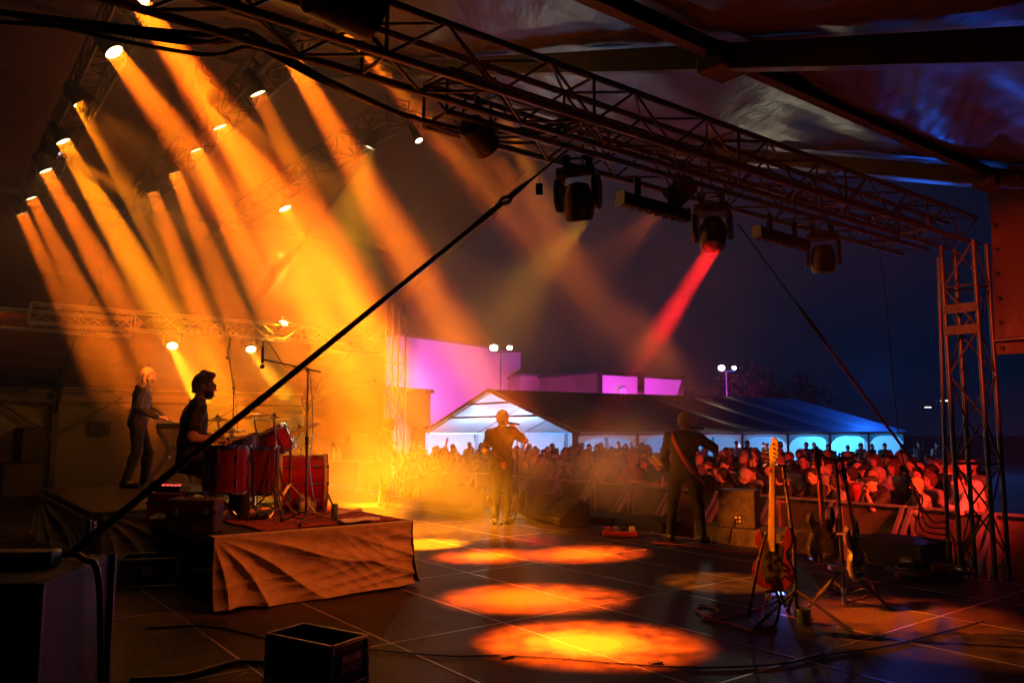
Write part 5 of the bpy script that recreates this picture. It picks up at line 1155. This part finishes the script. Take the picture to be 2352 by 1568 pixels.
tree(1830, 66, 6.8, 3.2, 'dark broadleaf tree above the blue end of the tent roof', 2)
tree(1600, 78, 6.0, 3.0, 'dark broadleaf tree behind the magenta panel building', 5)
# ------------------------------------------------------------------ the band
def foot(px, py, z=0.0): return fl(px, py, z)
# drummer: seated, profile to the right, hands over the snare
J = stand_pose(pel=(0, -0.02, 0.6), waist=(0, -0.03, 0.78), chest=(0, 0.0, 0.99), neck=(0, 0.03, 1.17), head=(0, 0.085, 1.345),
    shR=(0.2, 0.02, 1.11), shL=(-0.2, 0.04, 1.11), elR=(0.275, -0.03, 0.83), elL=(-0.27, 0.08, 0.84), wrR=(0.17, 0.2, 0.8), wrL=(-0.12, 0.27, 0.82),
    hdR=(-0.25, 1, -0.05), hdL=(0.3, 1, 0.0), pnR=(-0.1, 0, -1), pnL=(0.1, 0, -1), curl=1.05,
    hipR=(0.1, 0, 0.56), hipL=(-0.1, 0, 0.56), knR=(0.22, 0.42, 0.53), knL=(-0.24, 0.4, 0.54), anR=(0.22, 0.5, 0.1), anL=(-0.26, 0.46, 0.1), toR=(0.22, 0.68, 0.045), toL=(-0.3, 0.64, 0.045),
    R=euler_R(-6, -4, 0), belly=0.025)
dr = person_parts(J, 0.0085, 'short', 'quiff', beard=True, untuck=0.06, hem=0.12)
hd0 = at(470, 884, 7.95); dp = Vector((hd0.x, hd0.y, RZ1)) - Vector((math.cos(math.radians(25)), math.sin(math.radians(25)), 0)) * 0.085
drummer = make_person(dr, dp, 25, 'seated drummer with quiff, beard and glasses in a black t-shirt, playing the drums', dict(body=M['skin'], top=M['tee'], trousers=M['denim'], shoeR=M['black'], shoeL=M['black'], hair=M['hairdark'], beard=M['hairdark'], eyes=M['eye']))
gm = MB(); c = Vector(J['head']); Rg = Matrix(J['R'].tolist()); T = lambda x, y, z: c + Rg @ Vector((x, y, z))
for sx in (-1, 1):
    gm.tube([T(sx * (0.034 + 0.026 * math.cos(q)), 0.108, 0.0 + 0.02 * math.sin(q)) for q in [k * math.pi / 6 for k in range(13)]], 0.0035, 5)
    gm.tube([T(sx * 0.06, 0.105, 0.005), T(sx * 0.082, 0.06, 0.006), T(sx * 0.086, -0.02, 0.0)], 0.0035, 5)
gm.cyl(T(-0.01, 0.112, 0.004), T(0.01, 0.112, 0.004), 0.003, n=5)
gm.build('glasses', M['black'], drummer)
def stick(owner, J, s, label):
    w = J['wr' + s] + unit(J['hd' + s]) * 0.075 + unit(J['pn' + s]) * 0.025; d = unit(V3(0.15 if s == 'L' else -0.2, 1, 0.3))
    mw = Matrix.Translation(owner.location) @ Matrix.Rotation(owner.rotation_euler.z, 4, 'Z')
    a, b = mw @ Vector(w - d * 0.1), mw @ Vector(w + d * 0.3)
    o = MB().tube([a, a.lerp(b, 0.8), a.lerp(b, 0.94), b], [0.0085, 0.007, 0.004, 0.0055], 8).build('drumstick', M['wood'], None, a); tag(o, label, 'drumstick')
stick(drummer, J, 'R', 'wooden drumstick in the drummer\'s right hand nearest the camera'); stick(drummer, J, 'L', 'wooden drumstick in the drummer\'s far hand')

# keyboard player: bald, bearded, leather jacket, standing
J = stand_pose(pel=(0, -0.02, 0.96), waist=(0, 0.0, 1.12), chest=(0, 0.02, 1.32), neck=(0, 0.03, 1.485), head=(0, 0.085, 1.655), shR=(0.19, 0.01, 1.43), shL=(-0.19, 0.03, 1.43),
    elR=(0.26, -0.02, 1.15), elL=(-0.26, 0.08, 1.16), wrR=(0.19, 0.25, 1.03), wrL=(-0.16, 0.31, 1.04), hdR=(-0.1, 1, -0.12), hdL=(0.2, 1, -0.1), pnR=(0, -0.2, -1), pnL=(0, -0.2, -1), curl=0.35,
    hipR=(0.1, -0.02, 0.92), hipL=(-0.1, -0.02, 0.92), knR=(0.13, 0.0, 0.5), knL=(-0.12, 0.14, 0.49), anR=(0.14, -0.14, 0.085), anL=(-0.13, 0.1, 0.085), toR=(0.18, 0.03, 0.035), toL=(-0.15, 0.28, 0.035), R=euler_R(0, -12, 0))
kpd = person_parts(J, 0.0095, 'long', None, beard=True, untuck=0.05, hem=0.1)
kb0 = foot(312, 1119, 0.68)
kplayer = make_person(kpd, kb0, 22, 'bald bearded keyboard player in a black leather jacket standing on the rear riser', dict(body=M['skin'], top=M['leather'], trousers=M['denim'], shoeR=M['leather'], shoeL=M['leather'], beard=M['hairdark'], eyes=M['eye']), names=dict(top='leather_jacket'))

# singer: back to the camera, right elbow out, microphone at the mouth
J = stand_pose(pel=(0, 0, 0.98), chest=(0, 0.0, 1.33), neck=(0.005, 0.0, 1.5), head=(0.015, 0.03, 1.68), shR=(0.19, 0.0, 1.45), shL=(-0.195, -0.01, 1.42), elR=(0.37, 0.12, 1.31), elL=(-0.265, 0.0, 1.14),
    wrR=(0.18, 0.2, 1.5), wrL=(-0.2, 0.19, 1.03), hdR=(-0.55, 0.15, 0.8), hdL=(0.35, 0.8, -0.5), pnR=(-0.6, 0.5, -0.5), pnL=(0.8, -0.2, 0), curl=1.2,
    hipR=(0.09, 0, 0.93), hipL=(-0.09, 0, 0.93), knR=(0.09, 0.05, 0.5), knL=(-0.09, 0.02, 0.5), anR=(0.08, 0.0, 0.085), anL=(-0.1, -0.04, 0.085), toR=(0.13, 0.17, 0.035), toL=(-0.14, 0.13, 0.035), R=euler_R(-42, -3, 4))
vo = person_parts(J, 0.0095, 'short', 'thin', untuck=0.1, hem=0.16)
vp = foot(1152, 1203)
singer = make_person(vo, vp, 78, 'singer seen from behind in a dark short sleeved shirt raising a microphone to the mouth', dict(body=M['skin'], top=M['tee'], trousers=M['denim'], shoeR=M['black'], shoeL=M['black'], hair=M['hairgrey'], eyes=M['eye']), scale=1.02)
MB().box((0.06, -0.125, 1.0 - 0.07), (0.07, 0.03, 0.1)).tube([(0.05, -0.13, 1.03), (-0.06, -0.15, 1.07), (-0.1, -0.14, 1.14)], 0.005, 6).build('radio_pack', M['redcase'], singer, bevel=0.008)
mw = Matrix.Translation(singer.location) @ Matrix.Rotation(singer.rotation_euler.z, 4, 'Z') @ Matrix.Scale(1.02, 4)
def hand_mic(mw, p, d, label, wire=None):
    p, d = mw @ Vector(p), (mw.to_3x3() @ Vector(d)).normalized(); t = thing('microphone', label, 'microphone', p)
    MB().tube([p, p + d * 0.12, p + d * 0.2], [0.024, 0.019, 0.014], 12).build('handle', M['blackplastic'], t, p); MB().ball(p - d * 0.02, 0.03, 12).build('grille', M['steel'], t, p)
hand_mic(mw, (0.06, 0.175, 1.6), (0.95, 0.05, -0.12), 'black hand microphone held at the singer\'s mouth')
vs = fl(1188, 1203) ; ms = thing('microphone_stand', 'straight microphone stand beside the singer\'s right leg', 'microphone stand', vs)
MB().cyl(vs + Z * 0.2, vs + Z * 0.85, 0.013, n=8).cyl(vs + Z * 0.82, vs + Z * 0.9, 0.019, n=8).cyl(vs + Z * 0.85, vs + Z * 1.53, 0.009, n=8).build('pole', M['black'], ms, vs)
tripod(MB(), vs.x, vs.y, 0, 0.2, 0.33, rad=0.009, double=False, ph=-0.35).build('leg', M['black'], ms, vs)

# guitarist: back to the camera, legs apart, strap across the back, arm at the mouth
J = stand_pose(pel=(0, 0.0, 0.94), waist=(0.0, -0.02, 1.1), chest=(0.01, 0.0, 1.3), neck=(0.02, 0.03, 1.465), head=(0.03, 0.085, 1.635), shR=(0.2, 0.02, 1.4), shL=(-0.185, -0.01, 1.41), elR=(0.4, 0.2, 1.27), elL=(-0.27, 0.03, 1.13),
    wrR=(0.2, 0.3, 1.44), wrL=(-0.22, 0.2, 0.96), hdR=(-0.6, 0.1, 0.75), hdL=(0.3, 0.8, -0.4), pnR=(-0.5, 0.5, -0.5), pnL=(0.8, 0, 0), curl=1.2,
    hipR=(0.1, 0, 0.9), hipL=(-0.1, 0, 0.9), knR=(0.19, 0.06, 0.48), knL=(-0.17, 0.06, 0.48), anR=(0.23, -0.04, 0.085), anL=(-0.2, -0.03, 0.085), toR=(0.29, 0.12, 0.035), toL=(-0.28, 0.13, 0.035), R=euler_R(-38, -6, 2))
gu = person_parts(J, 0.0095, 'long', 'thin', untuck=0.04, hem=0.08)
gp = foot(1574, 1243)
guit = make_person(gu, gp, 72, 'guitarist seen from behind in a dark jacket with an orange strap across the back', dict(body=M['skin'], top=M['charcoal'], trousers=M['denim'], shoeR=M['black'], shoeL=M['black'], hair=M['hairgrey'], eyes=M['eye']), names=dict(top='jacket'), scale=1.0)
stp = smoothpath([Vector(q) for q in ((-0.14, 0.1, 1.46), (-0.15, 0.0, 1.5), (-0.13, -0.1, 1.42), (-0.06, -0.15, 1.28), (0.02, -0.155, 1.14), (0.11, -0.14, 1.0), (0.2, -0.06, 0.88), (0.27, 0.06, 0.78), (0.3, 0.15, 0.73))], 5)
sm = MB(); k = len(stp); vs_ = []
for i, p in enumerate(stp):
    d = (stp[min(i + 1, k - 1)] - stp[max(i - 1, 0)]).normalized(); o_ = Vector((p.x * 0.6, p.y, 0)).normalized(); w_ = d.cross(o_).normalized() * 0.034
    vs_ += [p - w_, p + w_]
sm.add(vs_, [(2 * i, 2 * i + 1, 2 * i + 3, 2 * i + 2) for i in range(k - 1)])
go = guitar('electric_guitar', gp, 0, 0, 'dark electric guitar slung in front of the guitarist, mostly hidden by his body', 'bassbody', 'wood', 1.02, False)
mwg = Matrix.Translation(gp) @ Matrix.Rotation(guit.rotation_euler.z, 4, 'Z')
go.matrix_world = mwg @ Matrix.Translation((0.22, 0.24, 0.78)) @ Matrix.Rotation(math.radians(-66), 4, 'Y') @ Matrix.Rotation(math.pi, 4, 'Z') @ Matrix.Translation((0, 0, -0.2))
so = sm.build('guitar_strap', M['strap'], None, solid=0.005); so.matrix_world = mwg; tag(so, 'wide orange guitar strap running diagonally over the guitarist\'s back', 'strap')
hand_mic(mwg, (0.08, 0.21, 1.555), (0.9, 0.25, -0.1), 'black microphone held by the guitarist at the mouth')
# bass player in the haze
J = stand_pose(neck=(0, 0.03, 1.48), head=(0.0, 0.09, 1.645), R=euler_R(-10, -16, 0), elR=(0.28, -0.02, 1.16), wrR=(0.12, 0.2, 1.0), elL=(-0.27, 0.08, 1.18), wrL=(-0.38, 0.3, 1.16), hdR=(-0.6, 0.5, -0.4), hdL=(-0.3, 0.4, 0.6), curl=1.0, knR=(0.16, 0.03, 0.5), anR=(0.2, -0.02, 0.085), toR=(0.25, 0.14, 0.035))
ba = person_parts(J, 0.012, 'long', 'short', untuck=0.04)
bp = foot(882, 1163)
make_person(ba, bp, 32, 'bass player with a pale cap in the yellow haze by the far tower', dict(body=M['skin'], top=M['tee'], trousers=M['denim'], shoeR=M['black'], shoeL=M['black'], hair=M['hairgrey'], eyes=M['eye']), names=dict(top='jacket', hair='hair'))
bg2 = guitar('bass_guitar', bp, 0, 0, 'white bass guitar worn by the bass player in the haze', 'whitecloth', 'wood', 1.15)
bg2.matrix_world = Matrix.Translation(bp) @ Matrix.Rotation(math.radians(32 - 90), 4, 'Z') @ Matrix.Translation((0.16, 0.2, 0.93)) @ Matrix.Rotation(math.radians(-62), 4, 'Y') @ Matrix.Rotation(math.pi, 4, 'Z') @ Matrix.Translation((0, 0, -0.2))

# ------------------------------------------------------------------ the crowd: a few built figures, each copied as single persons
CL = dict(black=pmat('crowd_black', (0.02, 0.02, 0.022), 0.9, bump=0.3, bscale=20), red=pmat('crowd_red', (0.35, 0.04, 0.04), 0.9), grey=pmat('crowd_grey', (0.22, 0.22, 0.23), 0.9), white=pmat('crowd_white', (0.6, 0.58, 0.56), 0.9), navy=pmat('crowd_navy', (0.03, 0.05, 0.13), 0.9), green=pmat('crowd_green', (0.04, 0.14, 0.08), 0.9))
HR = dict(dark='hairdark', brown='hairbrown', blond='hairblond', grey='hairgrey')
def lean(J): return J
poses = []
base = stand_pose(curl=0.6)
folded = stand_pose(chest=(0, 0.04, 1.3), neck=(0, 0.06, 1.46), head=(0, 0.11, 1.63), shR=(0.18, 0.05, 1.41), shL=(-0.18, 0.05, 1.41), elR=(0.27, 0.2, 1.22), elL=(-0.27, 0.2, 1.22), wrR=(0.06, 0.3, 1.23), wrL=(-0.06, 0.32, 1.25), hdR=(-1, 0.1, 0), hdL=(1, 0.1, 0), pnR=(0, 0, -1), pnL=(0, 0, -1), curl=0.4)
chin = stand_pose(chest=(0, 0.03, 1.31), neck=(0, 0.05, 1.47), head=(0, 0.1, 1.64), elR=(0.2, 0.24, 1.23), wrR=(0.06, 0.24, 1.47), hdR=(-0.2, -0.1, 1), pnR=(0, -1, 0), elL=(-0.2, 0.24, 1.23), wrL=(-0.06, 0.25, 1.46), hdL=(0.2, -0.1, 1), pnL=(0, -1, 0), curl=1.2)
phone = stand_pose(elR=(0.26, 0.22, 1.33), wrR=(0.1, 0.36, 1.5), hdR=(-0.1, 0.3, 1), pnR=(0, -1, 0), elL=(-0.26, 0.22, 1.33), wrL=(-0.1, 0.36, 1.5), hdL=(0.1, 0.3, 1), pnL=(0, -1, 0), curl=0.9)
raised = stand_pose(elR=(0.36, 0.1, 1.6), wrR=(0.3, 0.14, 1.86), hdR=(-0.05, 0.1, 1), pnR=(0, 1, 0), curl=0.3)
specs = [(folded, 'long', 'short', 'none', 'arms folded on the barrier', 'short hair'), (folded, 'short', 'curly', 'none', 'arms resting on the barrier', 'curly hair'), (chin, 'short', 'cap', 'none', 'hands held at the mouth', 'a cap'),
         (chin, 'long', 'long', 'none', 'hands at the chin', 'long hair'), (base, 'short', 'long', 'none', 'arms down', 'long hair'), (base, 'long', 'short', 'beard', 'arms down', 'beard'), (base, 'short', 'short', 'none', 'arms down', 'short hair'),
         (phone, 'short', 'short', 'none', 'holding up a phone', 'short hair'), (base, 'long', None, 'beard', 'arms down', 'bald head'), (base, 'short', 'cap', 'none', 'arms down', 'a cap'), (raised, 'short', 'bun', 'none', 'one hand raised', 'hair bun'), (base, 'short', 'curly', 'none', 'arms down', 'curly hair')]
yaws = [12, -14, 4, -20, 16, -6, 22, 0, -10, 8, -4, 18]
VAR = []
for k, (pj, sl, hr, bd_, pz, hl) in enumerate(specs):
    j = {q: (v.copy() if isinstance(v, np.ndarray) else v) for q, v in pj.items()}; j['R'] = euler_R(yaws[k], -2 + 5 * (k % 3 - 1), 0)
    pp = person_parts(j, 0.0145, sl, hr, beard=bd_ == 'beard', legs=True, untuck=0.04)
    sh_ = [pp.pop('shoeR'), pp.pop('shoeL')]
    VAR.append((pp, pz, hl, j))
palette = ['black', 'black', 'black', 'grey', 'navy', 'red', 'white', 'green', 'black', 'grey']
roww = 'one two three four five six seven eight nine ten eleven twelve thirteen fourteen fifteen sixteen'.split(); cr = random.Random(21); rown = ['first', 'second', 'third', 'fourth', 'fifth', 'sixth', 'seventh', 'eighth', 'ninth', 'tenth', 'eleventh', 'twelfth', 'thirteenth', 'fourteenth', 'fifteenth', 'sixteenth']
def crowd_person(vi, p, face, sc_, label, shirt, hairc, tone, small):
    pp, pz, hl, j = VAR[vi]
    o = bpy.data.objects.new('person', pp['body'])
    if not pp['body'].materials: pp['body'].materials.append(M['skin'])
    link(o); o.location = p; o.rotation_euler = (0, 0, math.radians(face - 90)); o.scale = (sc_, sc_, sc_)
    o.material_slots[0].link = 'OBJECT'; o.material_slots[0].material = M[tone]
    tag(o, label, 'person', 'spectators in the crowd')
    for k in ('top', 'trousers', 'hair', 'beard', 'eyes'):
        if k not in pp or (small and k == 'eyes'): continue
        me = pp[k]
        if not me.materials: me.materials.append(M['tee'])
        c = bpy.data.objects.new(dict(top='shirt', trousers='trousers', hair='cap' if hl == 'a cap' else 'hair', beard='beard', eyes='eye_line')[k], me); link(c, o)
        c.material_slots[0].link = 'OBJECT'
        c.material_slots[0].material = CL[shirt] if k == 'top' else M['denim'] if k == 'trousers' else M['eye'] if k == 'eyes' else (CL['black'] if hl == 'a cap' else M[HR[hairc]])
    return o
def place_phone(o, j):
    mw = Matrix.Translation(o.location) @ Matrix.Rotation(o.rotation_euler.z, 4, 'Z') @ Matrix.Scale(o.scale[0], 4)
    c = mw @ Vector(((j['wrR'] + j['wrL']) / 2 + V3(0, 0.04, 0.09))); 
    return c
total = 0
singer_p = vp
for r in range(16):
    n = BN + 0.32 + 0.6 * r + (0.12 if r else 0); u = -22.4 + 0.23 * (r % 2); cnt = 0; u1 = -3.9 if r < 5 else -4.6 - 0.1 * r
    while u < u1:
        p = S(u + cr.uniform(-0.13, 0.13), n + cr.uniform(-0.14, 0.14) * (1 if r else 0.2), GZ)
        stepu = (cr.uniform(0.5, 0.66) if u > -14 else cr.uniform(0.7, 1.0)) if r < 5 else cr.uniform(0.85, 1.25); u += stepu
        px = 1176 + 1800 * p.x / p.y
        if px < 915 or px > 2235: continue
        if r > 2 and cr.random() < 0.06: continue
        vi = cr.choice([0, 1, 2, 3, 0, 1, 7]) if r == 0 else (cr.choice([4, 5, 6, 8, 9, 11, 7, 10]) if r < 3 else cr.choice([4, 5, 6, 8, 9, 11, 4, 6, 5, 10]))
        if vi == 10 and cr.random() < 0.6: vi = 6
        to = Vector((vp.x, vp.y, 0)) * 0.7 + S(-9, 5) * 0.3 - p; face = math.degrees(math.atan2(to.y, to.x)) + cr.uniform(-14, 14)
        shirt = cr.choice(palette); hairc = cr.choice(['dark', 'dark', 'brown', 'brown', 'blond', 'grey']) ; tone = cr.choice(['skin', 'skin', 'skinb'])
        hl = VAR[vi][2]; cnt += 1
        hd_ = hl if hl in ('a cap',) or 'bald' in hl else ({'dark': 'dark ', 'brown': 'brown ', 'blond': 'blond ', 'grey': 'grey '}[hairc] + hl)
        od = ordn[cnt - 1] if cnt <= len(ordn) else 'rightmost'
        lab = 'person with %s in %s top, %s from left in %s' % (hd_, shirt, od, 'the front crowd row' if r == 0 else 'crowd row ' + roww[r])
        o = crowd_person(vi, p, face, cr.uniform(0.9, 1.03), lab, shirt, hairc, tone, r > 3); total += 1
        if vi == 7:
            c = place_phone(o, VAR[7][3]); ph = MB().box((0, 0, 0), (0.15, 0.012, 0.075)).build('phone', M['blackplastic'], None, bevel=0.004); ph.location = c; ph.rotation_euler = (0, 0, math.radians(face - 90)); tag(ph, 'dark phone held up by the spectator %s from left in %s' % (od, 'the front crowd row' if r == 0 else 'crowd row ' + roww[r]), 'phone', 'phones in the crowd')
for k in range(26):
    px = [960, 1000, 1040, 1078, 1115, 1230, 1268, 1300, 1330, 1420, 1450, 1690, 1715, 1760, 1790, 1850, 1868, 1900, 1945, 1975, 2000, 2030, 2070, 2110, 2150, 2175][k]; Y = 27 + 3.5 * cr.random()
    p = at(px, 985, Y if px < 1360 else Y + 4); p.z = GZ; vi = cr.choice([5, 6, 8, 9, 4]) if k != 2 else 10
    crowd_person(vi, p, 180 + 90 + cr.uniform(-60, 60), cr.uniform(0.95, 1.05), 'person standing %s from left before the glowing tent, behind the crowd' % ordn[k], cr.choice(palette), 'dark', 'skin', True)
print('CROWD', total, flush=True)
# ------------------------------------------------------------------ stage wash lamps, several added to light single things, and haze
def wash(p, target, col, power, size, label, blend=0.7, name='wash_lamp', soft=0.06):
    p = Vector(p); target = Vector(target); d = (target - p).normalized()
    par_lamp(p - d * 0.02, d, label, None, 'lampdead', 0.1, name)
    return spot(p + d * 0.03, target, col, power, size, blend, soft)
wash(S(-6.4, 4.6, 5.0), fl(1655, 1336), AMBER, 4200, 13, 'wash lamp high over the stage aimed at the floor pool beside the guitarist', 0.6)
hz = MB().box((0, 60, 6.1), (260, 140, 14.6)).build('haze', M['black'], smooth=False)
hz['kind'] = 'stuff'
def vol_mat(name, density, col=(0.9, 0.9, 0.9), noise=None, g=0.0, lo=0.38, hi=0.66):
    m = bpy.data.materials.new(name); m.use_nodes = True; nt = m.node_tree; nt.nodes.clear()
    v = nt.nodes.new('ShaderNodeVolumePrincipled'); out = nt.nodes.new('ShaderNodeOutputMaterial'); nt.links.new(v.outputs[0], out.inputs['Volume'])
    v.inputs['Color'].default_value = (*col, 1); v.inputs['Density'].default_value = density; v.inputs['Anisotropy'].default_value = g
    if noise:
        tc = nt.nodes.new('ShaderNodeTexCoord'); nz = nt.nodes.new('ShaderNodeTexNoise'); nz.inputs['Scale'].default_value = noise; nz.inputs['Detail'].default_value = 3
        nt.links.new(tc.outputs['Object'], nz.inputs['Vector'])
        ln = nt.nodes.new('ShaderNodeVectorMath'); ln.operation = 'LENGTH'
        nt.links.new(tc.outputs['Generated'], ln.inputs[0])
        sb = nt.nodes.new('ShaderNodeVectorMath'); sb.operation = 'SUBTRACT'; sb.inputs[1].default_value = (0.5, 0.5, 0.5)
        nt.links.new(tc.outputs['Generated'], sb.inputs[0]); nt.links.new(sb.outputs[0], ln.inputs[0])
        fall = nt.nodes.new('ShaderNodeMapRange'); fall.interpolation_type = 'SMOOTHSTEP'
        fall.inputs['From Min'].default_value = 0.5; fall.inputs['From Max'].default_value = 0.15; fall.inputs['To Min'].default_value = 0; fall.inputs['To Max'].default_value = 1
        nt.links.new(ln.outputs['Value'], fall.inputs['Value'])
        nr = nt.nodes.new('ShaderNodeMapRange'); nr.inputs['From Min'].default_value = lo; nr.inputs['From Max'].default_value = hi
        nt.links.new(nz.outputs['Fac'], nr.inputs['Value'])
        mu = nt.nodes.new('ShaderNodeMath'); mu.operation = 'MULTIPLY'; nt.links.new(fall.outputs[0], mu.inputs[0]); nt.links.new(nr.outputs[0], mu.inputs[1])
        mu2 = nt.nodes.new('ShaderNodeMath'); mu2.operation = 'MULTIPLY'; mu2.inputs[1].default_value = density; nt.links.new(mu.outputs[0], mu2.inputs[0])
        nt.links.new(mu2.outputs[0], v.inputs['Density'])
    return m
hz.data.materials[0] = vol_mat('haze_air', 0.0005)
# red light on the audience and warm light over the stage, several of the lamps added for it
wash(S(-2.7, 9.9, 1.9), S(-8.0, 13.5, 0.2), (1, 0.028, 0.014), 2300, 55, 'red wash lamp behind the right tent flap aimed at the middle of the crowd')
wash(S(-2.6, 9.8, 1.7), S(-5.6, 13.4, 0.1), (1, 0.028, 0.018), 60, 60, 'red wash lamp behind the right tent flap aimed at the right of the crowd')
wash(S(-4.4, 5.0, 3.45), S(-7.6, 3.0, 0.4), (1, 0.15, 0.012), 480, 40, 'orange wash lamp on the near truss aimed at the drum riser')
wash(S(-2.4, 1.2, 3.0), S(-3.3, 9.3, 2.75), (1, 0.06, 0.02), 1500, 19, 'added unseen red lamp overhead lighting the right tower and its tent flap')  # added out of view to redden the tower and the flap
wash(S(-9.5, 1.3, 5.1), S(-9.5, 8.5, 0), AMBER, 350, 40, 'amber lamp added on the rear truss for the fog around the singer')  # extra lamp, added for the glow in the fog near the singer
wash(S(-19.0, 0.6, 4.3), S(-23, 5.0, 0.2), (1, 0.13, 0.008), 2600, 78, 'orange lamp added at the far left to brighten the side wall')  # added without a truss, brightens the far wall
wash(S(-11.5, 1.3, 5.1), at(1430, 1085, 11.3), AMBER, 5200, 13, 'amber lamp added on the rear truss to light the smoke beside the guitarist')  # added so that the smoke puff glows amber
wash(S(-2.8, 10.4, 1.5), S(-10, 11.9, 0.2), (1, 0.1, 0.008), 1100, 40, 'orange lamp added low behind the right tower to light the barriers')  # added out of view to bring out the barrier struts
wash(S(-8.0, 2.2, 4.9), at(1790, 1180, 6.25), AMBER, 6500, 11, 'amber lamp added high over the stage to brighten the dark red bass guitar')  # added to brighten the bass neck beyond what the row beam gives
wash(S(-4.38, 3.1, 3.5), S(-6.55, 9.5, 0.2), (1, 0.17, 0.008), 4200, 13, 'amber lamp added among the second truss to light the front speaker')  # added among the truss tubes to lift the dark speaker front
wp_ = S(-12.0, 4.5, 5.05); wd_ = (fl(1010, 1215) - wp_).normalized()
par_lamp(wp_, wd_, 'amber lamp added on the faint truss to light the floor beside the riser', None, 'e_amber', 0.1, 'wash_lamp')  # added with its area light for the yellow floor glow
area(wp_ + wd_ * 0.02, wd_, (1.0, 0.27, 0.004), 420, 0.18, 32)
def smoke(c, r, density, noise, lo=0.38, hi=0.66, col=(0.92, 0.92, 0.92)):
    o = MB().ball((0, 0, 0), r, 24).build('stage_smoke', vol_mat('smoke_air', density, col, noise, 0.0, lo, hi), None, loc=Vector(c)); o.rotation_euler.z = RZ; o['kind'] = 'stuff'; o['label'] = 'drifting stage smoke lit by the lamps'; o['category'] = 'smoke'; return o
smoke(S(-9.9, 5.6, 5.3), (8.6, 9.6, 4.9), 0.115, 0.6, 0.28, 0.7)
smoke(at(428, 830, 15.6), (1.1, 1.0, 1.0), 0.3, 1.2, 0.2, 0.7)
smoke(at(612, 830, 16.6), (1.0, 1.0, 1.0), 0.25, 1.2, 0.2, 0.7)
smoke(at(1585, 690, 7.2), (0.9, 0.9, 1.3), 0.16, 1.6)
smoke(at(1180, 600, 13.0), (4.6, 4.0, 2.4), 0.12, 0.8)
smoke(at(1430, 1055, 11.3), (1.5, 1.2, 1.0), 0.9, 1.3)
smoke(at(815, 1105, 11.6), (1.3, 1.6, 1.0), 0.65, 1.2)
smoke(at(1090, 1120, 13.8), (2.8, 2.2, 1.3), 0.3, 0.9)
